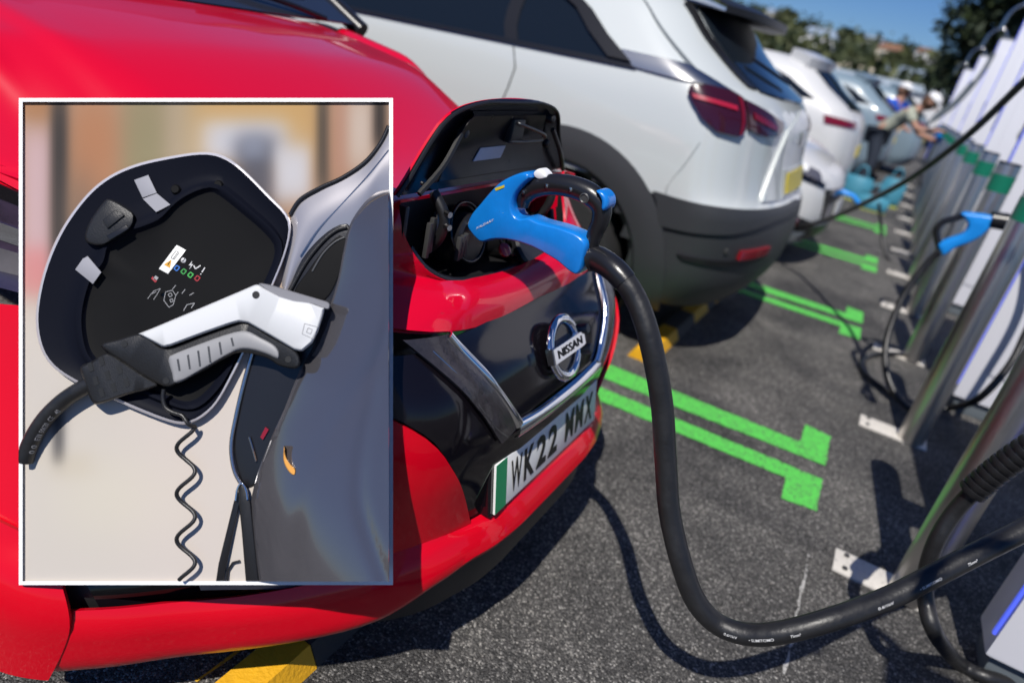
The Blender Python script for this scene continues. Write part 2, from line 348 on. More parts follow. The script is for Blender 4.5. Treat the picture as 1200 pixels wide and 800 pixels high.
# wheel stops: black rubber with yellow blocks
def wheel_stop(x, ys, label, w=.13, hgt=.055):
    t = thing('wheel_stop', (x, ys[0], 0), label, 'wheel stop', 'yellow and black rubber wheel stops')
    for i in range(len(ys)-1):
        y0, y1 = ys[i], ys[i+1]-.003
        prof = [(-w/2, .001), (-w*.3, hgt), (w*.3, hgt), (w/2, .001)]
        Vb = [(x+a, y, z) for y in (y0, y1) for a, z in prof]
        Fb = [(0, 1, 5, 4), (1, 2, 6, 5), (2, 3, 7, 6), (0, 3, 2, 1), (4, 5, 6, 7), (3, 0, 4, 7)]
        mk('yellow_block' if i % 2 == 0 else 'black_block', Vb, Fb, 'yellow' if i % 2 == 0 else 'black_rubber', t, False)
    return t
wheel_stop(-.70, [3.02, 3.47, 3.80, 4.10, 4.28, 4.52], 'yellow and black rubber wheel stop under the pearl white car rear')
wheel_stop(-.735, [.60, .83, 1.10, 1.38, 1.62, 1.9], 'yellow and black rubber wheel stop under the red car nose')

# ---- distance: hill, woods, houses
def hill_h(x, y):
    a = math.atan2(x, y); d = math.hypot(x, y)
    ridge = np.interp(math.degrees(a), [-80, -50, -36, -30, -24, -18, -12, -7, -2, 4, 12, 40], [7, 7, 6.0, 5.4, 4.8, 4.3, 3.6, 3.15, 2.75, 2.3, 1.8, 1.0])
    s = min(max((d-120)/330, 0), 1); s = s*s*(3-2*s)
    return math.tan(R(float(ridge)))*450*s*(1.0+.06*math.sin(x*.021)+.05*math.sin(y*.017+x*.013))-.3
hp = [[(d*math.sin(R(a)), d*math.cos(R(a)), hill_h(d*math.sin(R(a)), d*math.cos(R(a)))) for a in np.linspace(-80, 40, 90)] for d in np.linspace(120, 620, 26)]
V, F = grid(hp); mk('hill', V, F, mat('hill_ground', (.055, .062, .028), .9, var=.6, vscale=.05), None, True, kind='structure')
LEAF = dict(wood=leaf_mat('wood_leaves', (.016, .032, .010), (.075, .085, .025)), dark=leaf_mat('dark_leaves', (.008, .018, .006), (.035, .055, .018)), mid=leaf_mat('mid_leaves', (.02, .04, .01), (.085, .10, .03)))
def leaf_cloud(lumps, n, size, m, name, par=None, **k):
    """many small leaf-sized faces spread through uneven lumps"""
    V = []; F = []; wsum = sum(l[3]**2 for l in lumps)
    for cx, cy, cz, r, sq in lumps:
        for _ in range(max(6, int(n*r*r/wsum))):
            d = rng.normal(size=3); d /= np.linalg.norm(d); q = r*(rng.random()**.42)*(1+.22*math.sin(d[0]*5+cx)+.18*math.cos(d[2]*6+cy))
            c = np.array([cx, cy, cz])+d*q*np.array([1, 1, sq]); a = rng.normal(size=3); a /= np.linalg.norm(a); b = np.cross(a, rng.normal(size=3)); b /= np.linalg.norm(b)
            s = size*(.5+rng.random()); i = len(V); V += [c-a*s, c+b*s*.5, c+a*s, c-b*s*.5]; F.append((i, i+1, i+2, i+3))
    return mk(name, V, F, LEAF[m], par, False, **k)
lumps = []
for _ in range(900):
    a = R(rng.uniform(-50, 12)); d = rng.uniform(170, 460); x, y = d*math.sin(a), d*math.cos(a); r = rng.uniform(2.5, 5)+5*rng.random()**3
    lumps.append((x, y, hill_h(x, y)+r*.5, r, .8))
leaf_cloud(lumps, 42000, 1.2, 'wood', 'hillside_wood', kind='stuff', label='wooded hillside beyond the car park', cat='wood')
def tree(pos, hgt, rad, m, label, n=2600, leaf=.35, trunk=.25, group=None, lsq=1.1):
    x, y, z = pos; t = thing('tree', (x, y, z), label, 'tree', group)
    tk = MB(); tk.add(*tube_geo([(x, y, z-.3), (x+.1, y, z+hgt*.3), (x, y+.1, z+hgt*.75)], [trunk, trunk*.75, trunk*.25], 8))
    L = []
    for k in range(9):
        q = k*2.4; rr = rad*(.35+.45*rng.random()); lz = z+hgt*(.35+.6*k/9); ra = rad*.55*(1-.5*k/9); lx, ly = x+math.cos(q)*ra, y+math.sin(q)*ra
        L.append((lx, ly, lz, rr, lsq)); tk.add(*tube_geo([(x, y, z+hgt*(.25+.4*k/9)), (lx, ly, lz)], [trunk*.35, trunk*.1], 5))
    tk.make('trunk', mat('bark', (.06, .045, .03), .9), t, True); leaf_cloud(L, n, leaf, m, 'crown', t); return t
def polar(px, py_h, d):   # ground spot on the bearing of a sight line
    q = ray(px, py_h); a = math.atan2(q[0], q[1]); return d*math.sin(a), d*math.cos(a)
for px, d, hgt, rad, lab in [(985, 300, 9, 4.5, 'rounded dark tree standing out on the hill skyline right of the sky gap'), (905, 330, 9, 5, 'broad tree on the hill skyline above the white estate roof'), (1052, 280, 6, 3.5, 'small tree on the lower hill skyline left of the dark hedge')]:
    x, y = polar(px, 60, d); tree((x, y, hill_h(x, y)), hgt, rad, 'wood', lab, 1500, .9, .4, 'trees on the hill skyline')
x, y = polar(1148, 60, 34); tree((x+1.2, y, 0), 9.0, 2.6, 'dark', 'tall dark green tree behind the row of white chargers', 18000, .17, .22, None, 1.5)
x, y = polar(1185, 60, 31); tree((x+2.5, y, 0), 9.8, 3.0, 'dark', 'dark green tree at the top right corner, right of the tall dark one', 16000, .16, .22, None, 1.5)
MT['wall_cream'] = mat('cream_render', (.60, .53, .42), .8, var=.1); MT['wall_white'] = mat('white_render', (.66, .66, .66), .8, var=.1); MT['roof_tile'] = mat('terracotta_tiles', (.20, .10, .06), .8, var=.2)
MT['roof_slate'] = mat('slate_blue', (.22, .28, .36), .6, var=.15); MT['roof_metal'] = mat('metal_roof', (.36, .42, .46), .5)
def house(px, d, w, dep, hgt, rh, wall, roof, label, z=None, name='house', nwin=3):
    x, y = polar(px, 80, d); z = hill_h(x, y)+3.5 if z is None else z; t = thing(name, (x, y, z), label, 'building')
    box('wall', (x, y, z+hgt/2), (w, dep, hgt), wall, t)
    o = [(x-w/2-.3, z+hgt), (x+w/2+.3, z+hgt), (x+w/2-w*.12, z+hgt+rh), (x-w/2+w*.12, z+hgt+rh)]
    Vr = [(a, y-dep/2-.3, b) for a, b in o[:2]]+[(a, y, b) for a, b in o[2:]]+[(a, y+dep/2+.3, b) for a, b in o[:2]]
    mk('roof', Vr, [(0, 1, 2, 3), (5, 4, 3, 2), (0, 3, 4), (1, 5, 2), (0, 4, 5, 1)], roof, t, False)
    for k in range(nwin):
        wx = x-w/2+w*(k+.5)/nwin; f = box('window', (wx, y-dep/2-.02, z+hgt*.55), (w/nwin*.45, .08, hgt*.35), 'wall_white', t); box('pane', (wx, y-dep/2-.07, z+hgt*.55), (w/nwin*.36, .04, hgt*.27), 'glass', f)
house(990, 190, 17, 9, 4.2, 2.4, 'wall_cream', 'wall_cream', 'long cream building at the foot of the hill', 1.0)
house(1063, 230, 13, 8, 4, 3.0, 'wall_white', 'roof_slate', 'white house with blue slate roof on the lower slope', 4.0)
house(1094, 240, 9, 7, 3, 2.2, 'wall_cream', 'roof_tile', 'house with terracotta tiled roof left of the dark hedge', 3.0)
house(1060, 75, 20, 10, 2.6, .7, 'wall_white', 'roof_metal', 'low wide building with a pale metal roof beyond the parked cars', 0, 'shed', 6)
house(948, 250, 10, 7, 4, 2.4, 'wall_white', 'roof_slate', 'white house among trees on the hill left of the cream building')
for px, d, w, m_, rf, lab in [(1012, 330, 9, 'wall_white', 'roof_slate', 'small white house high among the hillside trees, right of the white estate'), (1035, 290, 8, 'wall_cream', 'roof_tile', 'small cream house with tiled roof halfway up the hill'), (1078, 340, 8, 'wall_white', 'roof_tile', 'small white house with tiled roof high on the lower hill'), (890, 350, 10, 'wall_cream', 'roof_slate', 'cream house high on the hill above the pearl white car spoiler')]:
    house(px, d, w, 6, 3.6, 2.0, m_, rf, lab, None, 'house', 2)
# ================================================================== RED CAR (nose towards +X, centre line Y = YC)
YC = 1.31
red = thing('red_car', (-1.6, YC, 0), 'bright red hatchback with charge flap open on its nose and a blue connector plugged in', 'car')
c_z = pchip([.05, .30, .36, .42, .55, .62, .72, .80, .86], [-.425, -.420, -.43, -.462, -.462, -.47, -.505, -.57, -.60])
c_b = pchip([0, .15, .25, .33, .40, .5, .6, .72, .82, .895, .95], [0, 0, -.008, -.028, -.05, -.115, -.225, -.36, -.455, -.555, -.80])
c_t = pchip([0, .25, .36, .42, .5, .6, .66, .72, .78, .85, .95], [0, 0, -.004, -.018, -.075, -.28, -.44, -.60, -.74, -.90, -1.15])
def Xf(u, z):
    u = abs(u); w = min(max((z-.3)/.5, 0), 1); w = w*w*(3-2*w)
    return c_z(z)+(1-w)*c_b(u)+w*c_t(u)
def fas(u, z, off=0.):
    e = 1e-3; p = np.array([Xf(u, z), YC+u, z])
    if off:
        a = np.array([Xf(u+e, z)-Xf(u-e, z), 2*e, 0]); b = np.array([Xf(u, z+e)-Xf(u, z-e), 0, 2*e]); n = np.cross(a, b); n /= np.linalg.norm(n); p = p+n*off
    return p
def fpatch(name, left, right, off, th, m, par=red, nu=18, nz=14, bulge=0., **k):
    """strip of the fascia between two (u,z) polylines"""
    Lp, Rp = cat_rom(left, nz), cat_rom(right, nz); P = []
    for i in range(nz):
        row = []
        for s in np.linspace(0, 1, nu):
            q = Lp[i]*(1-s)+Rp[i]*s; row.append(fas(q[0], q[1], off+bulge*math.sin(math.pi*s)*math.sin(math.pi*i/(nz-1))))
        P.append(row)
    return sheet(name, P, th, m, par, **k)
mir = lambda L: [(-u, z) for u, z in L]
def both(name, left, right, *a, **k):
    fpatch(name, left, right, *a, **k); fpatch(name, mir(right), mir(left), *a, **k)
# inner black backing of the whole nose
fpatch('nose_backing', [(-.90, .70), (-.90, .45), (-.88, .24)], [(.90, .70), (.90, .45), (.88, .24)], -.022, .01, 'black_plastic', nu=60, nz=16)
# gloss-black centre section down to the lip
lipZ = pchip([0, .2, .3, .4, .5, .6, .7, .9], [.420, .420, .416, .430, .402, .352, .328, .320])
botZ = pchip([0, .2, .3, .4, .5, .6, .7, .9], [.346, .347, .348, .330, .270, .222, .198, .18])
UB = [(-.60, .80), (-.52, .735), (-.445, .675), (-.395, .60), (-.340, .505), (-.290, .40)]
fpatch('black_grille_surround', UB, mir(UB), 0, .008, 'black_gloss', nu=44, nz=20)
# red corners either side, with dark lamp pockets low down
cor_in = [(-.60, .795), (-.523, .735), (-.448, .675), (-.398, .60), (-.343, .505), (-.293, .402)]
RC_o = [(-.80, .735), (-.84, .69), (-.87, .63), (-.885, .55), (-.885, .47), (-.87, .40)]
both('bumper_corner', RC_o, cor_in, .010, .008, 'redlow', nu=26, nz=22)
both('fog_lamp_pocket', [(-.83, .40), (-.82, .30)], [(-.46, .395), (-.46, .33)], -.012, .005, 'black_gloss', nu=16, nz=6)
both('fog_lamp', [(-.70, .375), (-.70, .345)], [(-.60, .37), (-.56, .352)], .002, .008, 'lamp', nu=8, nz=5)
both('bumper_end', [(-.925, .50), (-.925, .30), (-.91, .185)], [(-.835, .42), (-.845, .30), (-.868, .182)], .022, .01, 'redlow', nu=8, nz=18)
# lower lip, full width
P = []
for s in np.linspace(0, 1, 9):
    row = []
    for u in np.linspace(-.872, .872, 90):
        zt, zb = lipZ(abs(u)), botZ(abs(u)); z = zt+(zb-zt)*s; row.append(fas(u, z, .006+.012*min(1, s/.22)-.004*max(0, (s-.7)/.3))-np.array([.022*max(0, (s-.72)/.28)**2, 0, 0]))
    P.append(row)
sheet('lower_lip', P, .012, 'redlow', red)
# ---- charging nose: hood lip round the open port
HR = [(-.34, -.722, 1.026), (-.46, -.735, 1.005), (-.57, -.87, .955), (-.66, -1.08, .950), (-.735, -1.365, .960)]     # hinge row, left half (u,X,z)
opn_r = [(0, -.632, .857), (.11, -.635, .860), (.22, -.645, .872), (.295, -.668, .908), (.32, -.70, .965), (.325, -.722, 1.026)]
opn = [(-.34, -.722, 1.026), (-.335, -.70, .965), (-.30, -.668, .908), (-.22, -.645, .872), (-.11, -.635, .860), (0, -.632, .857)]
lip = [(-.735, -1.36, .962), (-.69, -1.18, .925), (-.62, -.97, .885), (-.51, -.725, .848), (-.42, -.622, .832), (-.34, -.582, .822), (-.2, -.568, .806), (0, -.566, .797)]
full = lambda L: L+[(-u, x, z) for u, x, z in L[::-1][1:]]
A = cat_rom(opn+opn_r[1:], 61); Bq = cat_rom(full(lip), 61); P = []
for s in np.linspace(0, 1, 12):
    row = []
    for i in range(61):
        a, b = A[i], Bq[i]; q = a*(1-s)+b*s; edge = abs(i-30)/30
        if s in (0., 1.): pass
        bl = (.020+(.034*edge**2 if i > 30 else 0))*math.sin(math.pi*s)
        q = q+np.array([0, bl*(.7), bl*.8])
        if i > 30: q = q+np.array([.045, 0, .034])*math.sin(math.pi*s)*math.exp(-((edge-.68)/.24)**2)
        if i in (0, 60):   # meet the bonnet along the hinge row
            h = cat_rom(HR, 40); q = h[int(round(s*39))].copy(); q[0] *= 1 if i == 0 else -1
        row.append((q[1], YC+q[0], q[2]))
    P.append(row)
sheet('charge_port_surround', P, .006, 'red', red)
# rolled edge of the opening
P = [[(p[1]+d*.4*0-d*.35, YC+p[0]*(1-.10*abs(d)*0), p[2]-d) for p in A] for d in (0, .006, .03)]
sheet('port_gutter', P, .004, 'black_plastic', red)
P = [[(p[1]-.004+dx, YC+p[0], p[2]+dz) for p in Bq] for dx, dz in ((0, .0), (-.012, -.006), (-.03, -.010))]
sheet('lip_return', P, .004, 'redlow', red)
# ---- bonnet
hc = pchip([-2.0, -1.78, -1.4, -1.0, -.722], [1.245, 1.226, 1.185, 1.112, 1.026])
ud = pchip([0, .2, .35, .46, .53, .57, .615, .66, .70, .745, .79, .83], [0, .003, .009, .016, .020, .034, .040, .026, .030, .05, .085, .14])
hx = pchip([0, .34, .46, .57, .66, .735, .83], [-.722, -.722, -.735, -.87, -1.08, -1.365, -1.50])
hz = pchip([0, .34, .46, .57, .66, .735, .83], [1.026, 1.026, 1.005, .955, .950, .960, .955])
cx_ = pchip([0, .3, .6, .72, .83], [-1.735, -1.755, -1.79, -1.81, -1.83])
P = []
us = np.r_[np.linspace(-.83, -.44, 40), np.linspace(-.43, .43, 20), np.linspace(.44, .83, 40)]
for s in np.linspace(0, 1, 40):
    row = []
    for u in us:
        a = abs(u); x = hx(a)+(cx_(a)-hx(a))*s; g = min(1, s/.62); g = g*g*(3-2*g); fade = min(1., max(0, (s-.02)/.5))
        dr = ud(a)-(0.026*math.exp(-((a-.60)/.04)**2))*(1-fade)
        z0 = hc(x)-dr*(.8+.6*(1-s)); z = hz(a)*(1-g)+z0*g
        row.append((x, YC+u, z))
    P.append(row)
sheet('bonnet', P, .006, 'red', red)
# wing sides, cabin and wheels (mostly beyond the frame)
for sg in (-1, 1):
    P = []
    for t in np.linspace(0, 1, 8):
        row = []
        for x in np.linspace(-1.28, -2.05, 14):
            top = hc(x)-.14*(.8+.6*max(0, (1-(x+1.3)/-.53)))-.01 if x > -1.83 else 1.10
            low = .30 if x < -1.95 else .70+.0*x
            z = top+(low-top)*t; row.append((x, YC+sg*(.83+.055*math.sin(t*1.9)), z))
        P.append(row)
    sheet('front_wing', P, .005, 'red', red)
    P = [[(x, YC+sg*(.885+.01*math.sin(z*3)), z) for x in np.linspace(-2.06, -4.3, 12)] for z in np.linspace(1.08, .28, 8)]
    sheet('side_panel', P, .005, 'red', red)
    w = lathe('wheel', (-1.62, YC+sg*.80, .34), (0, sg, 0), [(-.09, .20), (-.09, .32), (-.05, .34), (.07, .34), (.09, .32), (.09, .23), (.05, .22), (.05, 0)], 'tyre', red, 32)
    lathe('rim', (-1.62, YC+sg*.80, .34), (0, sg, 0), [(.06, .225), (.088, .22), (.07, .18), (.075, .05), (.07, 0)], 'rim', w, 20)
    # headlamp: smoked lens with light bodies inside
    hl = [[(-.775, .955), (-.79, .87), (-.79, .775)], [(-.56, .855), (-.56, .80), (-.58, .765)]]
    q = (lambda L: L) if sg < 0 else mir
    hd = fpatch('headlight', *( (q(hl[0]), q(hl[1])) if sg < 0 else (q(hl[1]), q(hl[0])) ), -.004, .01, 'lamp_dark', nu=14, nz=10)
    fpatch('lamp_bar', *([(sg*.775, .90), (sg*.78, .865)], [(sg*.60, .842), (sg*.60, .82)])[::(1 if sg < 0 else -1)], .004, .004, 'chrome', hd, 10, 4)
    fpatch('lamp_bar', *([(sg*.785, .845), (sg*.787, .80)], [(sg*.70, .835), (sg*.70, .80)])[::(1 if sg < 0 else -1)], .003, .004, 'lamp', hd, 8, 4)
    fpatch('lamp_bezel', *([(sg*.80, .985), (sg*.795, .955)], [(sg*.56, .872), (sg*.56, .857)])[::(1 if sg < 0 else -1)], .004, .004, 'black_gloss', hd, 14, 4)
# windscreen, cowl, wiper, roof
P = [[(-1.80-.8*s-.06*(1-(u/.72)**2)*s+.05*(1-(u/.75)**2)*(1-s), YC+u*(1-.16*s), 1.225+.40*s) for u in np.linspace(-.72, .72, 16)] for s in np.linspace(0, 1, 8)]
sheet('windscreen', P, .005, 'windscreen', red)
P = [[(cx_(abs(u))+.02-.15*s, YC+u, hc(cx_(abs(u)))-ud(abs(u))*.8-.016+.010*math.sin(s*3)+.03*max(0, s-.5)) for u in np.linspace(-.78, .78, 24)] for s in np.linspace(0, 1, 6)]
sheet('cowl', P, .004, 'black_plastic', red)
wp = cat_rom([(-1.79, YC-.42, 1.236), (-1.80, YC-.1, 1.25), (-1.84, YC+.25, 1.262), (-1.88, YC+.55, 1.27)], 16)
tube('wiper', wp, .008, 'black_plastic', red, 6)
tube('wiper_arm', cat_rom([(-1.77, YC+.55, 1.23), (-1.80, YC+.35, 1.262), (-1.84, YC+.12, 1.275)], 10), .009, 'black_satin', red, 6)
P = [[(-2.65-1.6*s, YC+u*(1-.05*s), 1.62+.02*math.sin(s*3)-.05*abs(u/.6)**3) for u in np.linspace(-.6, .6, 10)] for s in np.linspace(0, 1, 6)]
sheet('roof', P, .01, 'red', red)
for sg in (-1, 1):
    tube('windscreen_pillar', [(-1.79, YC+sg*.755, 1.205), (-2.2, YC+sg*.70, 1.42), (-2.65, YC+sg*.60, 1.61)], .030, 'black_satin', red, 10)
    P = [[(-2.0-2.1*a, YC+sg*(.80-.19*b), 1.09+.50*b) for a in np.linspace(.05+.25*b, 1, 8)] for b in np.linspace(0, 1, 5)]
    sheet('side_window', P, .005, 'glass', red)
# ---- V chrome, smoked arm, bottom bar
inL = [(-.345, .818), (-.287, .735), (-.235, .668), (-.195, .620)]
ouL = [(-.44, .826), (-.385, .755), (-.325, .680), (-.268, .604)]
both('grille_arm', ouL, inL, .012, .008, 'smoke', nu=12, nz=14, bulge=.004)
ln = cat_rom([fas(u, z, .020) for u, z in [(-.395, .80), (-.36, .745), (-.335, .70), (-.29, .645), (-.25, .612)]], 20)
tube('reflection_line', ln, .0016, 'silver', red, 6); tube('reflection_line', [p*np.array([1, -1, 1])+np.array([0, 2*YC, 0]) for p in ln], .0016, 'silver', red, 6)  # thin silver tubes drawn in place of the bright reflection edge on the arms
def chrome_bar(pts, name, wide, lift=.014, proud=.010, par=red):
    """half-round chrome moulding along a (u,z) path; wide = width at each point"""
    c = cat_rom(pts, 30); d = np.gradient(c, axis=0); d /= np.linalg.norm(d, axis=1)[:, None]; nrm = np.c_[-d[:, 1], d[:, 0]]; wv = np.interp(np.linspace(0, 1, 30), np.linspace(0, 1, len(wide)), wide); P = []
    for q in np.linspace(0, math.pi, 9):
        P.append([fas(*(c[i]+nrm[i]*wv[i]*.5*math.cos(q)), lift+proud*math.sin(q)) for i in range(30)])
    return sheet(name, P, .003, 'chrome', par)
for sg in (-1, 1):
    chrome_bar([(sg*.350, .817), (sg*.300, .745), (sg*.245, .672), (sg*.205, .622)], 'chrome_arm', [.016, .014, .014, .020])
chrome_bar([(-.212, .610), (-.1, .602), (0, .600), (.1, .602), (.212, .610)], 'chrome_base', [.034, .030, .030, .030, .034], .013, .012)
# grille panel inside the V
gl = [(-.335, .808), (-.283, .735), (-.232, .667), (-.195, .625)]
fpatch('grille_panel', gl, mir(gl), .006, .006, 'black_gloss', nu=30, nz=16)
seam = [fas(u, z, .0085) for u, z in [(-.235, .80), (-.215, .77), (-.218, .74), (-.205, .72), (-.208, .69), (-.20, .66), (-.203, .63)]]
tube('panel_seam', cat_rom(seam, 30), .0012, 'smoke', red, 5)
# badge: ring with crossbar and lettering
bc = fas(.0, .712, .03); bn = fas(.0, .712, .05)-fas(.0, .712, .0); bn /= np.linalg.norm(bn); bu = np.array([0, 1., 0]); bv = np.cross(bn, bu); bv = -bv if bv[2] < 0 else bv
rg = [bc+(bu*math.cos(q)*.072+bv*math.sin(q)*.060) for q in np.linspace(0, 2*math.pi, 40)]
prof = []
for i in range(40):
    q = 2*math.pi*i/40; rad = bu*math.cos(q)*.066+bv*math.sin(q)*.064; rd = rad/np.linalg.norm(rad)
    prof.append([bc+rad+rd*.0125*math.cos(a)+bn*.009*math.sin(a) for a in np.linspace(0, 2*math.pi, 9)[:-1]])
V, F = grid(prof+[prof[0]], True); emb = mk('badge', V, F, 'chrome', red)
def bmap(a, b, w): return bc+bu*a+bv*b+bn*w
prism('badge_bar', [(-.080, -.018), (.080, -.018), (.080, .018), (-.080, .018)], bmap, -.004, .016, 'chrome', emb, .002)
text('badge_lettering', 'NISSAN', bmap(-.062, -.0095, .016), bu, bv, .124, .019, 'ink', emb, .02)
lathe('badge_back', bc-bn*.004, bn, [(0, .06), (.002, .06), (.002, 0)], 'black_gloss', emb, 28)
for b in (.018, -.030):
    lathe('sensor', bmap(.088, b, -.004), bn, [(0, .012), (.026, .012), (.028, .010), (.028, 0)], 'rim_dark', red, 16)
# bumper seam line and parking sensor
prs = fas(-.352, .492, .004); lathe('parking_sensor', prs, fas(-.352, .492, 1)-fas(-.352, .492, 0), [(0, .012), (.003, .012), (.004, .009), (.004, 0)], 'black_plastic', red, 18)
lathe('tow_eye_cover', fas(-.36, .435, .004), fas(-.36, .435, 1)-fas(-.36, .435, 0), [(0, .011), (.003, .010), (.003, 0)], 'black_plastic', red, 14)
# number plate on its holder
zc, hw, hh = .492, .262, .057
def pmap(a, b, w): return np.array([-.4475+w-b*.19, YC-.002+a, zc+b])
hold = prism('plate_holder', [(-.272, -.064), (.27, -.064), (.27, .062), (-.272, .062)], lambda a, b, w: pmap(a, b, w-.03), -.03, .027, 'black_gloss', red, .004)
plt_ = prism('number_plate', [(-hw, -hh), (hw, -hh), (hw, hh), (-hw, hh)], pmap, -.002, .003, 'plate', red, .0015)
prism('green_band', [(-hw+.001, -hh+.001), (-hw+.045, -hh+.001), (-hw+.045, hh-.001), (-hw+.001, hh-.001)], pmap, .003, .0036, 'plate_green', plt_)
pz = np.array([-.19, 0, 1.])/math.hypot(.19, 1)
for ch, cx in zip('WK22MMX', (-.200, -.141, -.082, -.023, .070, .129, .188)): text('character', ch, pmap(cx, -.0395, .0032), (0, 1, 0), pz, .049, .079, 'ink', plt_, .022 if ch in 'WM' else .034)
# ---- open lid over the port
hwf = pchip([0, .37, .60, .74, .83, .90, .95, .98, 1.0], [.345, .294, .262, .243, .222, .190, .145, .095, .03])
def lidp(u, s, w):  # u -1..1
    h = hwf(s); x = -.722+.028*s+.030*math.sin(math.pi*s*.9)*(1-(u*h/.35)**2)*-1; return np.array([x+w, YC+u*h, 1.032+.172*s])
grd = lambda w, k=1., s0=0., s1=1.: [[lidp(u*k, s, w) for u in np.linspace(-1, 1, 30)] for s in np.r_[np.linspace(s0, .8, 10), np.linspace(.83, 1, 12)*(s1)]]
lid = sheet('charge_lid', [[p+np.array([0, 0, 0]) for p in r] for r in grd(-.0085, .992)], .005, 'red', red)
sheet('lid_lining', grd(-.0045, .980, 0., .990), .006, 'lid_black', lid)
P = [[lidp(u, s, .012 if (abs(u) < .9*f_ and .1 < s < .84) else -.003) for u, f_ in [(v, 1) for v in np.linspace(-.72, .62, 26)]] for s in np.linspace(.08, .86, 20)]
sheet('lining_panel', P, .006, 'lid_black', lid)
rim_ = [lidp(-.985, s, -.002) for s in np.linspace(0, .97, 30)]+[lidp(.985, s, -.002) for s in np.linspace(.97, 0, 30)]
tube('lid_seal', rim_, .0035, 'black_plastic', lid, 6)
lt = [lidp(u, s, w) for u, s, w in [(.10, .72, .012), (.10, .72, .030), (.46, .60, .040), (.50, .54, .036), (.44, .50, .034), (.06, .50, .030), (.05, .50, .012)]]
tube('lid_latch', cat_rom(lt, 40), .0035, 'steel_dark', lid, 8)
box('latch_mount', lidp(.12, .62, .016), (.02, .05, .05), 'black_plastic', lid, .004)
for u, s in ((-.62, .62), (.72, .42), (.78, .76)): lathe('bump_stop', lidp(u, s, -.004), (1, 0, 0), [(0, .011), (.016, .009), (.018, .006), (.018, 0)], 'black_plastic', lid, 12)
for u0, u1 in ((-.70, -.86), (.80, .92)): tube('lid_strut', cat_rom([lidp(u0, .62, .010), lidp((u0+u1)/2, .3, .018), lidp(u1, .02, .010)], 12), .006, 'black_plastic', lid, 6)
for u, s in ((-.86, .12), (-.62, .70)): lathe('lid_screw', lidp(u, s, .004), (1, 0, 0), [(0, .004), (.004, .0035), (.004, 0)], 'silver', lid, 10)
st = prism('sticker', [(-.055, -.017), (.055, -.017), (.055, .017), (-.055, .017)], lambda a, b, w: lidp(-.16+(a+b*.55)/.30, .36+b*4.2, .0135)+np.array([w, 0, 0]), -.001, .0008, 'sticker', lid)
for b in (-.009, 0, .008):
    prism('sticker_print', [(-.045, b-.0016), (.030, b-.0016), (.030, b+.0016), (-.045, b+.0016)], lambda a, b, w: lidp(-.16+(a+b*.55)/.30, .36+b*4.2, .0135)+np.array([w, 0, 0]), .0009, .0013, 'ink', st)
# ---- inside the port
box('port_tub', (-.80, YC, .90), (.02, .70, .24), 'black_plastic', red)
box('port_floor', (-.735, YC, .838), (.15, .56, .012), 'black_plastic', red)
box('port_cheek', (-.745, YC-.338, .935), (.09, .012, .17), 'black_plastic', red, .003)
V, F = grid([[(-.70-.0*k+x, YC+.318+y, z) for x, y, z in ((.0, 0, .905), (-.06, .012, .90), (-.11, .02, .90))] if k == 0 else [(-.722+x, YC+.322+y, z) for x, y, z in ((0, 0, 1.024), (-.05, .012, 1.022), (-.09, .02, 1.02))] for k in (0, 1)]); mk('inner_wing', V, F, 'red', red)
tube('port_seal', cat_rom([(p[1]-.022, YC+p[0]*.93, p[2]-.012+.004*abs(p[0])) for p in A[6:-6:3]], 60), .009, 'black_satin', red, 10)
nrm_p = np.array([.92, 0, .39])
def port(c, r, name):
    c = np.array(c); o = lathe(name, c-nrm_p*.05, nrm_p, [(0, r*1.02), (.05, r*1.02), (.062, r), (.058, r*.90), (.03, r*.86), (.02, r*.80), (.02, 0)], 'black_satin', red, 40)
    tube('port_ring', [c+nrm_p*.012+np.array([-.39, 0, .92])*r*1.02*math.sin(q)+np.array([0, 1, 0])*r*1.02*math.cos(q) for q in np.linspace(0, 2*math.pi, 48)], .004, 'black_gloss', o, 8)
    for dy, dz in ((-.4, .3), (.4, .3), (-.35, -.35), (.35, -.35), (0, 0)): lathe('contact_socket', c+np.array([-.39, 0, .92])*r*dz+np.array([0, r*dy, 0])-nrm_p*.028, nrm_p, [(0, r*.17), (.022, r*.17), (.022, r*.11), (0, r*.10)], 'black_plastic', o, 12)
port((-.728, 1.22, .925), .062, 'rapid_charge_port'); port((-.712, 1.395, .905), .058, 'charge_port')
lathe('port_cap', (-.665, 1.41, .875), (.75, .0, .66), [(0, .055), (.012, .056), (.018, .05), (.018, 0)], 'black_satin', red, 32)
tube('port_hinge', cat_rom([(-.70, 1.50, .92), (-.665, 1.53, .915), (-.655, 1.46, .885)], 12), .006, 'black_plastic', red, 8)
lathe('release_tab', at_y(591, 293, 1.27), (.75, -.3, .6), [(0, .016), (.004, .015), (.006, .010), (.006, 0)], 'reflector', red, 16)
for k in range(3): box('louvre', (-.70-.006*k, YC-.262+.018*k, .945+.006*k), (.01, .010, .07), 'rim_dark', red, .002)
for k in range(3): box('louvre', (-.688-.004*k, YC-.165+.018*k, .915), (.01, .010, .05), 'rim_dark', red, .002)
tube('lid_hinge_arm', cat_rom([(-.722, YC-.235, 1.03), (-.69, YC-.232, .99), (-.70, YC-.228, .94), (-.74, YC-.22, .90)], 16), .011, 'black_plastic', red, 8)
tube('lid_hinge_arm', cat_rom([(-.722, YC+.235, 1.03), (-.69, YC+.232, .99), (-.70, YC+.228, .94), (-.74, YC+.22, .90)], 16), .011, 'black_plastic', red, 8)
for y, x, z in ((YC-.236, -.685, 1.0), (YC-.234, -.683, .975)): lathe('hinge_pin', (x, y, z), (1, -.3, 0), [(0, .007), (.012, .006), (.012, 0)], 'silver', red, 10)

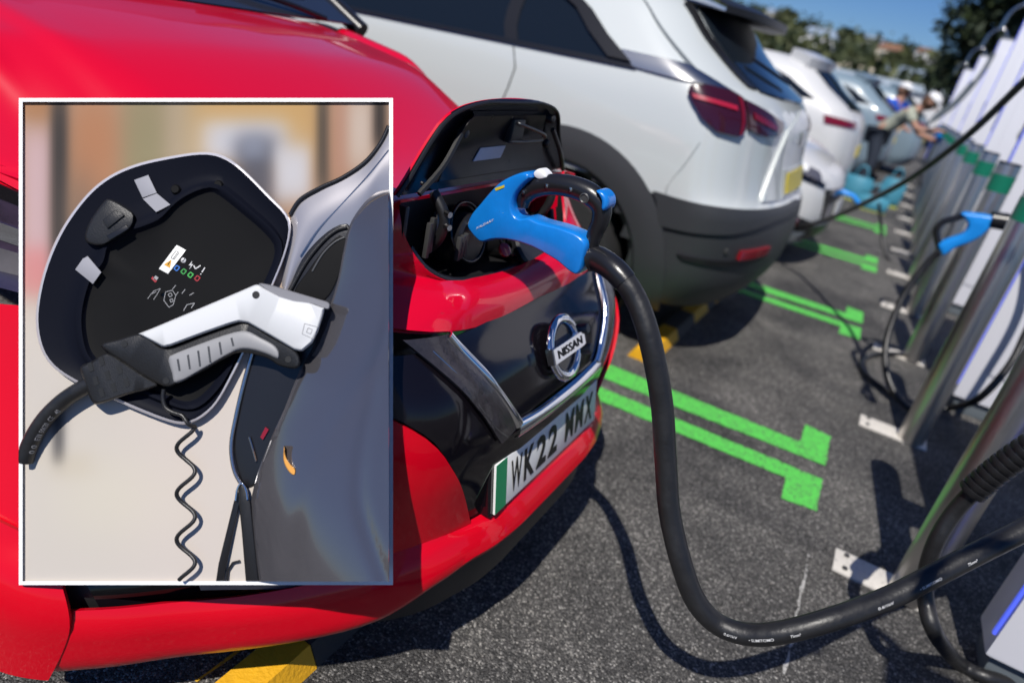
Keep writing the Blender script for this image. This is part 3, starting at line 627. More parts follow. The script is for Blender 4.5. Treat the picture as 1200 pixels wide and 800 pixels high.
# ================================================================== BLUE CONNECTOR AND ITS CABLE
YP = 1.215
conn = thing('charging_connector', (-.43, YP, .95), 'bright blue charging connector with thick black cable plugged into the red car nose', 'charging plug')
def qm(px, py, w):  # side elevation of the connector on the plane Y = YP, w towards the camera
    p = at_y(px, py, YP); return np.array([p[0], YP-w, p[2]])
body = [(555, 262), (560, 249), (570, 237), (581, 224), (592, 213), (606, 205), (622, 200), (629, 203), (629, 208), (619, 217), (611, 228), (608, 240), (611, 250), (618, 254), (626, 252), (637, 257), (648, 260), (660, 263), (672, 267), (682, 271), (690, 277), (694, 284), (691, 301), (687, 315), (681, 319), (672, 314), (660, 304), (647, 296), (632, 288), (615, 282), (600, 279), (585, 279), (572, 282), (564, 276), (559, 270)]
bo = cat_rom(body, 90, True)
V, F = prism_geo(bo, qm, -.0, .030, 3.2, .016, back=False, steps=5); V2, F2 = prism_geo(bo, qm, -.0, -.030, 3.2, -.016, back=False, steps=5)
bb = MB(); bb.add(V, F); bb.add(V2, [tuple(reversed(f)) for f in F2]); ob = bb.make('housing', 'blue', conn, True); tri_ng(ob); fixn(ob); autosmooth(ob, 40)
hp_ = cat_rom([(613, 243), (615, 231), (624, 222), (640, 217), (660, 217), (680, 222), (696, 231), (705, 243), (704, 258), (698, 272), (693, 288)], 50)
rr = np.interp(np.linspace(0, 1, 50), [0, .08, .2, .6, .8, 1], [.011, .018, .020, .022, .018, .014])
tube('grip', [qm(a, b, 0) for a, b in hp_], rr, 'black_satin', conn, 18)
prism('grip_cap', cat_rom([(703, 222), (711, 223), (717, 231), (717, 241), (712, 246), (709, 243), (709, 233)], 24, True), qm, -.018, .024, 'blue', conn, 3, .012)
prism('release_lever', cat_rom([(629, 201), (636, 197), (643, 203), (644, 208), (636, 210), (630, 207)], 20, True), qm, -.014, .016, 'white_plastic', conn, 2, .008)
for a, b in ((619, 224), (646, 217), (674, 221)): lathe('rivet', qm(a, b, .0215), (0, -1, 0), [(-.006, .0045), (.0012, .0045), (.002, 0)], 'silver', conn, 10)
lathe('lock_button', qm(690, 231, .017), (0, -1, 0), [(-.006, .011), (.006, .010), (.007, .008), (.005, .006), (.005, 0)], 'rim_dark', conn, 16)
lathe('collar', qm(538, 276, 0), (1, 0, .12), [(-.06, .050), (.0, .052), (.03, .052), (.036, .046), (.036, 0)], 'black_satin', conn, 32)
prism('warning_label', [(589, 219), (600, 215), (600, 218), (590, 222)], qm, .026, .0312, 'plate_yellow', conn)
text('lettering', 'YAZAKI', qm(566, 267, .0305), (qm(586, 257, 0)-qm(566, 267, 0))/np.linalg.norm(qm(586, 257, 0)-qm(566, 267, 0)), (0.35, 0, .94), .046, .0075, 'white_ink', conn, .01)
# cable
cpt = [(-.437, YP, .945), (-.425, 1.20, .957), (-.37, 1.2, .965), (-.319, 1.196, .93), (-.266, 1.185, .865), (-.21, 1.183, .76), (-.164, 1.173, .65), (-.122, 1.16, .555), (-.066, 1.145, .47), (-.015, 1.145, .405), (.038, 1.155, .372), (.092, 1.16, .38), (.142, 1.17, .412), (.21, 1.21, .46), (.297, 1.30, .505), (.371, 1.38, .565), (.45, 1.47, .625), (.54, 1.56, .70), (.68, 1.66, .82), (.86, 1.74, .98)]
cpt[0] = tuple(qm(690, 303, 0)); cpt[1] = tuple(qm(700, 303, 0))
CP = cat_rom(cpt, 170); CR = .0215
tube('cable', CP, CR, 'rubber', conn, 24)
tube('strain_relief', CP[:9], np.linspace(.026, .0235, 9), 'black_satin', conn, 20)
tg = np.gradient(CP, axis=0); tg /= np.linalg.norm(tg, axis=1)[:, None]; sarc = np.r_[0, np.cumsum(np.linalg.norm(np.diff(CP, axis=0), axis=1))]
def cable_text(s, s0, w, h, CPx, tgx, sar, rad, m, par, side=None):
    A, F = text_geo(s, 1., .01); A[:, 0] *= w/A[:, 0].max(); A[:, 1] = (A[:, 1]/A[:, 1].max()-.5)*h; V = []
    for a in A:
        q = s0+a[0]; p = np.array([np.interp(q, sar, CPx[:, c]) for c in range(3)]); t = np.array([np.interp(q, sar, tgx[:, c]) for c in range(3)]); t /= np.linalg.norm(t)
        v = ORG-p if side is None else side; v = v-t*np.dot(v, t); v /= np.linalg.norm(v); b = np.cross(v, t); an = a[1]/rad-.5 if side is None else a[1]/rad
        V.append(p+(v*math.cos(an)+b*math.sin(an))*(rad+.0006))
    mk('lettering', V, F, m, par, False)
def arc_at(x, y): d = [np.hypot(*(np.array(PX(p))-(x, y))) for p in CP]; return sarc[int(np.argmin(d))]
def PX(p): c = ROT.T @ (np.array(p)-ORG); return 600+_f*c[0]/c[2], 400+_f*c[1]/c[2]
for s, x, y, w in (('0.6/1kV', 846, 742, .026), ('●SUMITOMO', 880, 745, .043), ('75mm²', 922, 741, .018), ('0.6/1kV', 1020, 702, .036), ('●SUMITOMO', 1066, 682, .048), ('75mm²', 1118, 652, .022)):
    cable_text(s.replace('●', '• '), arc_at(x, y), w, .0055, CP, tg, sarc, CR, 'white_ink', conn)
# ================================================================== OTHER CARS (rear or nose towards +X)
class Body:
    """car shell from level tables: half width, outermost X, corner depth per height"""
    def __init__(s, yc, hw, xr, d, n=2.7): s.yc = yc; s.hw = pchip(*zip(*hw)); s.xr = pchip(*zip(*xr)); s.d = pchip(*zip(*d)); s.n = n
    def map(s, p, z, off=0.):
        def f(p, z):
            h, x, d = s.hw(z), s.xr(z), s.d(z)
            if p <= 0: return np.array([x-d+p, s.yc-h, z])
            if p >= 2: return np.array([x-d-(p-2), s.yc+h, z])
            q = p if p <= 1 else 2-p; th = q*math.pi/2; sg = -1 if p <= 1 else 1
            return np.array([x-d+d*max(math.sin(th), 0)**(2/s.n), s.yc+sg*h*max(math.cos(th), 0)**(2/s.n), z])
        c = f(p, z)
        if off:
            e = 4e-3; a = f(p+e, z)-f(p-e, z); b = f(p, z+e)-f(p, z-e); nn = np.cross(a, b); l = np.linalg.norm(nn); c = c+(nn/l*off if l > 0 else 0)
        return c
    def side(s, X, z):
        x, d = s.xr(z), s.d(z)
        if X <= x-d: return X-(x-d)
        return math.asin(min(1, ((X-x+d)/d))**(s.n/2))*2/math.pi
    def rear(s, y, z):   # y offset from centre
        q = math.acos(min(1, abs(y)/s.hw(z))**(s.n/2))*2/math.pi; return q if y < 0 else 2-q
    def P(s, pt): k, a, z = pt; return (s.side(a, z), z) if k == 's' else (s.rear(a, z), z) if k == 'r' else (a, z)
    def patch(s, name, lo, up, off, th, m, par, nu=14, nv=6, **k):
        lo = resample([s.P(p) for p in lo], nu); up = resample([s.P(p) for p in up], nu)
        G = [[s.map(*(lo[i]*(1-t)+up[i]*t), off) for i in range(nu)] for t in np.linspace(0, 1, nv)]
        return sheet(name, G, th, m, par, **k)
    def band(s, name, z0, z1, m, par, L=3.2, hole=None, nz=12, off=0., p0=None):
        ps = np.r_[-L, np.linspace(-min(L, 2.4), 0, 34)[0:], np.linspace(0, 1, 22)[1:], np.linspace(1, 2, 22)[1:], 2+np.linspace(0, L, 14)[1:]]
        zs = np.linspace(z0, z1, nz); G = [[s.map(p, z, off) for p in ps] for z in zs]; V, F = grid(G)
        if hole:
            hx, hz_, hr = hole; F = [f for f in F if not (math.hypot(sum(V[i][0] for i in f)/4-hx, sum(V[i][2] for i in f)/4-hz_) < hr and abs(sum(V[i][1] for i in f)/4-s.yc) > .5)]
        return autosmooth(mk(name, V, F, m, par, True), 50)
def wheel(x, y, r, par, sg=-1, w=.11, rimm='rim'):
    o = lathe('wheel', (x, y, r), (0, sg, 0), [(-w, r*.6), (-w, r*.94), (-w*.5, r), (w*.5, r), (w, r*.95), (w, r*.72), (w*.6, r*.68), (w*.6, 0)], 'tyre', par, 32)
    rm = MB(); rm.add(*ring_rot((x, y, r), (0, sg, 0), [(w*.7, r*.71), (w*.98, r*.70), (w*.85, r*.62)], 28))
    for k in range(5):
        q = k*2*math.pi/5; a = np.array([math.cos(q), 0, math.sin(q)]); b = np.array([-math.sin(q), 0, math.cos(q)]); c = np.array([x, y+sg*w*.78, r])
        rm.add([c+b*r*.09, c-b*r*.09, c+a*r*.66-b*r*.13, c+a*r*.66+b*r*.13], [(0, 1, 2, 3)])
    rm.add(*ring_rot((x, y, r), (0, sg, 0), [(w*.72, r*.16), (w*.86, r*.13), (w*.86, 0)], 14)); rm.make('rim', rimm, o); return o
def arch(body, name, hx, hz_, r0, r1, m, par, off=.012, a0=-12, a1=192, side=-1):
    G = []
    for q in np.linspace(R(a0), R(a1), 40):
        row = []
        for t in np.linspace(0, 1, 5):
            r = r0+(r1-r0)*t; X, z = hx+r*math.cos(q), max(.19, hz_+r*math.sin(q)); p = body.map(body.side(X, z), z, off+.012*math.sin(math.pi*t)-(.05 if t == 0 else 0))
            if side > 0: p[1] = 2*body.yc-p[1]
            row.append(p)
        G.append(row)
    return sheet(name, G, .012, m, par)
def wheelhouse(body, hx, hz_, r, par, side=-1):
    y0 = body.yc+side*(body.hw(.6)-.02); y1 = body.yc+side*(body.hw(.6)-.34)
    V, F = ring_rot((hx, y0, hz_), (0, -side, 0), [(0, r), (abs(y0-y1), r), (abs(y0-y1), 0)], 30); return mk('wheel_housing', V, F, 'black_plastic', par, True)

# ---- the pearl white car with grey cladding
YW = 3.90
wc = thing('white_car', (-2.4, YW, 0), 'pearl white car with dark grey wheel arch cladding, right behind the red car', 'car', 'white cars parked along the row')
B = Body(YW, [(.20, .80), (.34, .86), (.5, .895), (.8, .905), (1.0, .90), (1.15, .885), (1.27, .855), (1.34, .82), (1.45, .755), (1.56, .68), (1.62, .60), (1.645, .5)],
         [(.20, -.56), (.34, -.42), (.46, -.355), (.62, -.34), (.78, -.36), (.83, -.405), (1.0, -.445), (1.15, -.465), (1.25, -.52), (1.32, -.635), (1.45, -.81), (1.56, -.92), (1.62, -1.02), (1.645, -1.15)],
         [(.2, .36), (.5, .40), (.85, .36), (1.1, .36), (1.27, .40), (1.5, .40), (1.645, .45)], 2.5)
HX, HZ, HR_ = -1.30, .37, .43
B.band('bumper', .29, .79, 'grey_plastic', wc, 3.1, (HX, HZ, HR_), 16)
B.band('body', .79, 1.275, 'white_car', wc, 3.1, (HX, HZ, HR_), 18)
B.band('roof_shell', 1.275, 1.645, 'white_car', wc, 3.0, None, 12)
V, F = grid([[B.map(p, 1.645) for p in np.linspace(-3, 1, 20)], [B.map(p, 1.645) for p in np.linspace(5, 1, 20)]]); mk('roof', V, F, 'white_car', wc)
for sd in (-1, 1):
    arch(B, 'arch_cladding', HX, HZ, .405, .600, 'grey_plastic', wc, side=sd); wheelhouse(B, HX, HZ, .44, wc, sd); wheel(HX, YW+sd*.80, .345, wc, sd, .105, 'rim')
# white lower quarter rising over the cladding; bumper trim, reflector, sensor
B.patch('bumper_upper', [('s', -.80, .66), ('p', .35, .70), ('p', .7, .755), ('r', 0, .76)], [('s', -.86, .80), ('p', .35, .80), ('p', .7, .80), ('r', 0, .80)], .014, .01, 'grey_plastic', wc, 20, 5)
B.patch('bumper_groove', [('p', .10, .545), ('p', .40, .545), ('p', .76, .56)], [('p', .06, .565), ('p', .40, .572), ('p', .78, .59)], .010, .01, 'black_satin', wc, 16, 3)
B.patch('reflector', [('p', .46, .580), ('p', .70, .590)], [('p', .46, .622), ('p', .72, .626)], .018, .02, 'reflector', wc, 8, 4)
B.patch('reflector', [('p', 1.30, .590), ('p', 1.54, .58)], [('p', 1.28, .626), ('p', 1.54, .622)], .018, .02, 'reflector', wc, 8, 4)
lathe('parking_sensor', B.map(.36, .615, 0), B.map(.36, .615, 1)-B.map(.36, .615, 0), [(0, .014), (.006, .013), (.006, 0)], 'rim_dark', wc, 14)
# tail light: outer round unit and inner wedge
tl = B.patch('tail_light', [('p', .045, 1.187), ('p', .08, 1.137), ('p', .18, 1.100), ('p', .33, 1.095), ('p', .37, 1.122)], [('p', .040, 1.217), ('p', .07, 1.247), ('p', .18, 1.257), ('p', .32, 1.252), ('p', .38, 1.237)], .020, .04, 'tail_dark', wc, 22, 9)
B.patch('light_bar', [('p', .06, 1.200), ('p', .31, 1.184)], [('p', .06, 1.216), ('p', .31, 1.200)], .027, .004, 'tail_bright', tl, 12, 3)
B.patch('light_ring', [('p', .33, 1.102), ('p', .345, 1.102)], [('p', .345, 1.237), ('p', .365, 1.230)], .025, .004, 'tail', tl, 5, 6)
t2 = B.patch('tail_light', [('p', .40, 1.130), ('p', .52, 1.110), ('p', .66, 1.112), ('p', .70, 1.137)], [('p', .40, 1.234), ('p', .52, 1.212), ('p', .64, 1.184), ('p', .705, 1.170)], .016, .03, 'tail_dark', wc, 16, 6)
B.patch('light_bar', [('p', .43, 1.167), ('p', .63, 1.134)], [('p', .43, 1.190), ('p', .63, 1.155)], .022, .004, 'tail', t2, 8, 3)
t3 = B.patch('tail_light', [('p', 1.26, 1.115), ('p', 1.6, 1.06), ('p', 1.95, 1.13)], [('p', 1.26, 1.15), ('p', 1.6, 1.235), ('p', 1.96, 1.20)], .016, .03, 'tail_dark', wc, 16, 6)
# tailgate shut lines and number plate recess
B.patch('tailgate', [('p', .62, .83), ('r', 0, .815), ('p', 1.38, .83)], [('p', .78, 1.14), ('r', 0, 1.23), ('p', 1.22, 1.14)], .012, .012, 'white_car', wc, 26, 10)
B.patch('plate_recess', [('r', -.30, .83), ('r', .30, .83)], [('r', -.34, .965), ('r', .34, .965)], .018, .01, 'white_car', wc, 8, 4)
B.patch('number_plate', [('r', -.26, .845), ('r', .26, .845)], [('r', -.26, .945), ('r', .26, .945)], .026, .006, 'plate_yellow', wc, 8, 3)
B.patch('badge', [('r', -.05, 1.06), ('r', .05, 1.06)], [('r', -.05, 1.13), ('r', .05, 1.13)], .022, .006, 'chrome', wc, 6, 4)
# glass: rear window, side windows, trim band, spoiler
B.patch('rear_window', [('p', .60, 1.275), ('p', .8, 1.262), ('r', 0, 1.255), ('p', 1.40, 1.275)], [('p', .50, 1.56), ('p', .75, 1.575), ('r', 0, 1.58), ('p', 1.5, 1.56)], .010, .01, 'glass', wc, 24, 8)
B.patch('window_edge', [('p', .52, 1.285), ('p', .57, 1.28)], [('p', .40, 1.56), ('p', .46, 1.565)], .012, .01, 'black_satin', wc, 4, 8)
G = [[(B.map(p, 1.585)+np.array([a*(.24-.05*abs(p-1)), 0, .012+.035*b-.03*a]))for p in np.linspace(.42, 1.58, 20)] for a, b in ((0, 1), (.6, 1), (1, .6), (1, 0), (.5, -.2), (0, -.3))]
sheet('spoiler', G, .004, 'black_plastic', wc)
B.patch('rear_wiper', [('r', -.05, 1.30), ('r', -.40, 1.37)], [('r', -.05, 1.315), ('r', -.40, 1.38)], .03, .012, 'black_plastic', wc, 8, 3)
sw = B.patch('side_window', [('s', -4.0, 1.215), ('s', -2.3, 1.25), ('s', -1.75, 1.262)], [('s', -4.0, 1.30), ('s', -2.6, 1.56), ('s', -1.80, 1.55)], .006, .01, 'glass', wc, 20, 7)
B.patch('quarter_window', [('s', -1.70, 1.265), ('s', -1.22, 1.278)], [('s', -1.75, 1.55), ('s', -1.48, 1.45)], .006, .01, 'glass', wc, 10, 6)
B.patch('window_surround', [('s', -4.0, 1.195), ('s', -2.3, 1.232), ('s', -1.10, 1.262)], [('s', -4.0, 1.215), ('s', -2.3, 1.25), ('s', -1.14, 1.28)], .012, .012, 'black_satin', wc, 20, 3)
B.patch('window_surround', [('s', -1.24, 1.28), ('s', -1.50, 1.46), ('s', -1.80, 1.56), ('s', -3.0, 1.57)], [('s', -1.13, 1.28), ('s', -1.44, 1.48), ('s', -1.80, 1.585), ('s', -3.0, 1.595)], .012, .012, 'black_satin', wc, 20, 3)
B.patch('window_pillar', [('s', -1.77, 1.262), ('s', -1.70, 1.262)], [('s', -1.82, 1.56), ('s', -1.75, 1.56)], .012, .01, 'black_satin', wc, 4, 6)
B.patch('trim_band', [('s', -1.12, 1.268), ('s', -.92, 1.262), ('p', .15, 1.262), ('p', .33, 1.258)], [('s', -1.20, 1.325), ('s', -1.0, 1.325), ('p', .06, 1.325), ('p', .18, 1.320)], .012, .012, 'silver', wc, 16, 4)
# door shut lines and swage: thin grooves in the flank
for X0, X1 in ((-1.86, -1.72), (-3.0, -2.98)):
    B.patch('door_gap', [('s', X0, .45), ('s', X0+.006, .45)], [('s', X1, 1.24), ('s', X1+.006, 1.24)], .003, .006, 'black_plastic', wc, 2, 10)
B.patch('bumper_gap', [('s', -.80, .80), ('p', .10, 1.04)], [('s', -.803, .808), ('p', .10, 1.047)], .002, .005, 'plinth', wc, 14, 2)
B.patch('hatch_gap', [('p', .155, 1.325), ('p', .42, 1.238)], [('p', .16, 1.332), ('p', .42, 1.245)], .002, .005, 'plinth', wc, 10, 2)
B.patch('rear_pillar_gap', [('p', .18, 1.32), ('p', .22, 1.32)], [('p', .08, 1.60), ('p', .085, 1.60)], .003, .005, 'plinth', wc, 2, 10)

# ---- a white car parked nose in, third in the row
YN = 6.45
nc = thing('white_car', (-1.9, YN, 0), 'white car parked nose forward, between the pearl white car and the white estate', 'car', 'white cars parked along the row')
N = Body(YN, [(.18, .76), (.3, .84), (.5, .87), (.7, .88), (.85, .87), (1.0, .82), (1.06, .76)], [(.18, -.40), (.3, -.30), (.45, -.27), (.6, -.28), (.72, -.31), (.80, -.38), (.9, -.55), (1.0, -.95), (1.06, -1.35)], [(.18, .40), (.6, .48), (.85, .55), (1.06, .5)], 2.4)
N.band('body', .18, 1.0, 'white_car2', nc, 3.0, (-1.18, .34, .40), 20)
V, F = grid([[N.map(p, z) for p in np.linspace(0.0, 2.0, 30)] for z in (1.0, 1.03, 1.06)]+[[(-1.7-.0*k, YN-.7+1.4*i/29, 1.10) for i in range(30)] for k in (0,)]); mk('bonnet', V, F, 'white_car2', nc)
for sd in (-1, 1):
    wheelhouse(N, -1.18, .34, .40, nc, sd); wheel(-1.18, YN+sd*.76, .33, nc, sd)
    q = (lambda p: p) if sd < 0 else (lambda p: 2-p)
    h = N.patch('headlight', [('p', q(.06), .80), ('p', q(.30), .725), ('p', q(.52), .70)], [('p', q(-.10), .875), ('p', q(.28), .84), ('p', q(.54), .775)], .012, .02, 'lamp', nc, 12, 6)
    N.patch('lamp_bezel', [('p', q(.04), .76), ('p', q(.56), .67)], [('p', q(.04), .80), ('p', q(.56), .70)], .016, .02, 'black_gloss', nc, 10, 3)
    for c in (.18, .38): lathe('lamp_bulb', N.map(q(c), .785, .01), N.map(q(c), .785, 1)-N.map(q(c), .785, 0), [(0, .04), (.015, .035), (.02, 0)], 'white_plastic', h, 14)
    N.patch('fog_recess', [('p', q(.18), .32), ('p', q(.55), .32)], [('p', q(.20), .46), ('p', q(.55), .40)], .008, .02, 'black_plastic', nc, 8, 4)
N.patch('grille', [('p', .62, .44), ('p', 1.38, .44)], [('p', .58, .66), ('p', 1.42, .66)], .008, .02, 'black_gloss', nc, 12, 5)
N.patch('lower_grille', [('p', .5, .24), ('p', 1.5, .24)], [('p', .55, .37), ('p', 1.45, .37)], .008, .02, 'black_plastic', nc, 12, 4)
N.patch('number_plate', [('p', .82, .45), ('p', 1.18, .45)], [('p', .82, .56), ('p', 1.18, .56)], .02, .006, 'plate', nc, 8, 3)
V, F = grid([[(-1.65-.75*t, YN+u*(1-.15*t), 1.09+.42*t) for u in np.linspace(-.74, .74, 8)] for t in np.linspace(0, 1, 5)]); mk('windscreen', V, F, 'glass', nc)
V, F = grid([[(x, YN+u, 1.51-.04*abs(u/.6)**2) for u in np.linspace(-.62, .62, 8)] for x in np.linspace(-2.4, -3.6, 5)]); mk('roof', V, F, 'white_car2', nc)
for sd in (-1, 1):
    V, F = grid([[(-1.70-.72*b-1.2*a, YN+sd*(.80-.17*b), 1.0+.50*b) for a in np.linspace(0, 1, 6)] for b in np.linspace(0, 1, 4)]); mk('side_window', V, F, 'glass', nc)
tube('charging_plug', [N.map(.95, .62, .0), N.map(.95, .60, .10), N.map(.95, .55, .16)], [.026, .022, .018], 'blue_far', nc, 10)

# ---- bright white estate, fourth
def rear_car(yc, m, label, xoff=0., zs=1., name='white_car', tailm='tail', group='white cars parked along the row'):
    t = thing(name, (-2.3, yc, 0), label, 'car', group); x = xoff
    b = Body(yc, [(.2, .80), (.4, .88), (.8, .91), (1.0, .90), (1.12*zs, .87), (1.3*zs, .77), (1.5*zs, .66), (1.58*zs, .5)],
             [(.2, -.55+x), (.4, -.40+x), (.6, -.38+x), (.85, -.40+x), (1.05*zs, -.44+x), (1.15*zs, -.50+x), (1.35*zs, -.80+x), (1.5*zs, -1.0+x), (1.58*zs, -1.3+x)], [(.2, .35), (.8, .36), (1.2, .40), (1.58*zs, .5)], 2.6)
    b.band('body', .2, 1.58*zs, m, t, 3.0, (-1.35+x, .35, .41), 26)
    V, F = grid([[b.map(p, 1.58*zs) for p in np.linspace(-3, 1, 14)], [b.map(p, 1.58*zs) for p in np.linspace(5, 1, 14)]]); mk('roof', V, F, m, t)
    for sd in (-1, 1): wheelhouse(b, -1.35+x, .35, .42, t, sd); wheel(-1.35+x, yc+sd*.77, .34, t, sd)
    b.patch('rear_window', [('p', .55, 1.17*zs), ('p', 1.45, 1.17*zs)], [('p', .45, 1.48*zs), ('p', 1.55, 1.48*zs)], .008, .01, 'glass', t, 14, 6)
    b.patch('spoiler', [('p', .35, 1.50*zs), ('p', 1.65, 1.50*zs)], [('p', .35, 1.56*zs), ('p', 1.65, 1.56*zs)], .10, .10, m, t, 14, 3)
    for p0, p1 in ((.02, .62), (1.38, 1.98)): b.patch('tail_light', [('p', p0, 1.0*zs), ('p', p1, 1.0*zs)], [('p', p0, 1.08*zs), ('p', p1, 1.06*zs)], .012, .02, tailm, t, 10, 4)
    b.patch('side_window', [('s', -3.6+x, 1.12*zs), ('s', -1.25+x, 1.18*zs)], [('s', -3.3+x, 1.45*zs), ('s', -1.6+x, 1.42*zs)], .006, .01, 'glass', t, 12, 5)
    b.patch('quarter_window', [('s', -1.2+x, 1.19*zs), ('s', -.95+x, 1.20*zs)], [('s', -1.5+x, 1.42*zs), ('s', -1.3+x, 1.36*zs)], .006, .01, 'glass', t, 6, 5)
    b.patch('number_plate', [('r', -.26, .72), ('r', .26, .72)], [('r', -.26, .83), ('r', .26, .83)], .012, .01, 'plate_yellow', t, 6, 3)
    b.patch('bumper_insert', [('p', .4, .26), ('p', 1.6, .26)], [('p', .4, .42), ('p', 1.6, .42)], .01, .02, 'grey_plastic', t, 12, 4)
    return t
rear_car(9.25, 'white_car2', 'bright white estate car with slim red tail light, beyond the pearl white car', -.02, 1.02)
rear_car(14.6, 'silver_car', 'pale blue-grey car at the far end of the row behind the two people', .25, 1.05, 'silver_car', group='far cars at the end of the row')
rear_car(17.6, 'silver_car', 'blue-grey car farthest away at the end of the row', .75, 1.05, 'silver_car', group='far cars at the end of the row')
# ================================================================== CHARGERS, BOLLARDS, CABLES
XB = .525
def bollard(y, label, hgt=1.19, first=None):
    t = thing('bollard', (XB, y, 0), label, 'bollard', 'steel bollards along the chargers'); r = .056
    b = lathe('post', (XB, y, 0), (0, 0, 1), [(.006, r), (hgt-.016, r), (hgt-.006, r*.97)], 'steel', t, 40)
    lathe('cap', (XB, y, hgt-.006), (0, 0, 1), [(0, r*.99), (.008, r*.98), (.012, r*.9), (.012, 0)], 'steel_dark', t, 32)
    lathe('reflective_band', (XB, y, 0), (0, 0, 1), [(hgt-.15, r*.99), (hgt-.15, r+.0015), (hgt-.06, r+.0015), (hgt-.06, r*.99)], 'green_band', t, 40)
    bp = box('base_plate', (XB-.075, y+.015, .004), (.29, .125, .008), 'white_mark', t, .002)
    for dx, dy in ((-.145, -.035), (-.145, .04), (.065, -.035), (.065, .04)): lathe('bolt', (XB-.04+dx, y+.015+dy, .008), (0, 0, 1), [(0, .009), (.006, .009), (.007, 0)], 'steel_dark', bp, 6)
    return t
def copy_tree(o, par=None, shift=(0, 0, 0)):
    c = o.copy(); COL.objects.link(c)
    if par: c.parent = par
    else: c.location = Vector(o.location)+Vector(shift)
    for ch in o.children: copy_tree(ch, c)
    return c
BY = [2.13, 3.335, 4.55, 5.66, 6.9, 8.1, 9.4, 10.7, 12.2, 13.8, 15.6]
BL = ['nearest steel bollard, its foot hidden behind the thick black cable', 'second steel bollard, standing on a white base plate beside the near green bars', 'third steel bollard from the camera, beside the looped cable of the hung connector', 'fourth steel bollard, its foot level with the second pair of green bars', 'fifth steel bollard from the camera with green band', 'sixth steel bollard from the camera with green band', 'seventh steel bollard from the camera', 'eighth steel bollard from the camera', 'ninth steel bollard from the camera', 'tenth steel bollard, near the two people', 'farthest steel bollard in the row']
b0 = bollard(BY[0], BL[0])
for y, l in list(zip(BY, BL))[1:]:
    c = copy_tree(b0, None, (0, y-BY[0], 0)); c['label'] = l
XC, CW, CD, CHT = .69, .17, .62, 2.55
def charger(y, label):
    t = thing('charger', (XC+CD/2, y+CW/2, 0), label, 'charger', 'white charging cabinets')
    box('cabinet', (XC+CD/2, y+CW/2, .085+(CHT-.085)/2), (CD, CW, CHT-.085), 'white_metal', t, .012)
    box('plinth', (XC+CD/2+.01, y+CW/2+.01, .041), (CD-.03, CW-.03, .080), 'plinth', t, .006)
    box('side_panel', (XC+CD/2+.01, y-.004, 1.30), (CD-.16, .006, 2.1), 'white_metal', t, .002)
    box('light_strip', (XC-.003, y+.018, 1.33), (.008, .012, 2.36), 'led', t)
    sc = box('screen_panel', (XC-.004, y+CW/2, 1.45), (.012, .11, .30), 'black_gloss', t, .003)
    box('cable_holster', (XC-.05, y+CW*.5, .98), (.10, .10, .14), 'black_plastic', t, .008)
    lg = MB()
    for a0, a1, r in ((0, 2*math.pi, .085), (.5, 5.2, .045)):
        g = [[(XC+.30+rr*math.cos(q), y-.0085, 1.33+rr*math.sin(q)) for rr in (r, r+.016)] for q in np.linspace(a0, a1, 30)]; lg.add(*grid(g))
    lg.make('logo', 'grey_ink', t)
    box('hood', (XC+CD/2, y+CW/2, CHT+.012), (CD+.02, CW+.02, .02), 'plinth', t, .004)
    arm = cat_rom([(XC+.1, y+CW*.8, CHT-.02), (XC-.02, y+CW*.8, CHT+.14), (XC-.16, y+CW*.8, CHT+.05), (XC-.2, y+CW*.8, CHT-.16)], 12)
    tube('cable_arm', arm, .018, 'silver', t, 8)
    return t
CY = [1.90, 3.92, 6.05, 8.2, 10.5, 13.4, 17.4, 23.0]
CL = ['nearest white charging cabinet with blue light strip, at the bottom right corner', 'second white charging cabinet, behind the second steel bollard', 'third white charging cabinet from the camera', 'fourth white charging cabinet from the camera', 'fifth white charging cabinet from the camera', 'sixth white charging cabinet from the camera', 'seventh white charging cabinet from the camera', 'farthest white charging cabinet at the end of the row']
c0 = charger(CY[0], CL[0])
for y, l in list(zip(CY, CL))[1:]:
    c = copy_tree(c0, None, (0, y-CY[0], 0)); c['label'] = l
c = copy_tree(c0, None, (0, -2.02, 0)); c['label'] = 'white charging cabinet added out of view beside the camera to shade the asphalt'  # unseen cabinet added to continue the row and cast shade on the ground
def cable(name, pts, r, label, n=60, m='rubber', group='black charging cables'):
    return tube(name, cat_rom(pts, n), r, m, None, 12, label=label, cat='cable', group=group)
# thick cable from the upper right, over the bollards, down to the white car
ov = [at_x(1240, 60, .66), at_x(1200, 100, .62), at_x(1130, 165, .50), at_x(1060, 216, .33), at_x(1000, 246, .13), at_x(950, 264, -.10), at_y(930, 264, 6.0), at_y(915, 250, 6.2)]
ov = [(.49, 2.04, 2.38), (.52, 2.2, 2.1)]+[tuple(at_y(x, y, Y)) for x, y, Y in [(1290, -10, 3.0), (1260, 40, 3.2), (1200, 96, 3.5), (1130, 162, 3.9), (1060, 213, 4.4), (1000, 244, 5.0), (960, 260, 5.45), (935, 264, 5.7)]]+[tuple(N.map(.75, .60, .03))]
cable('overhead_cable', ov, .016, 'black cable slanting from top right down to the white car parked nose forward')
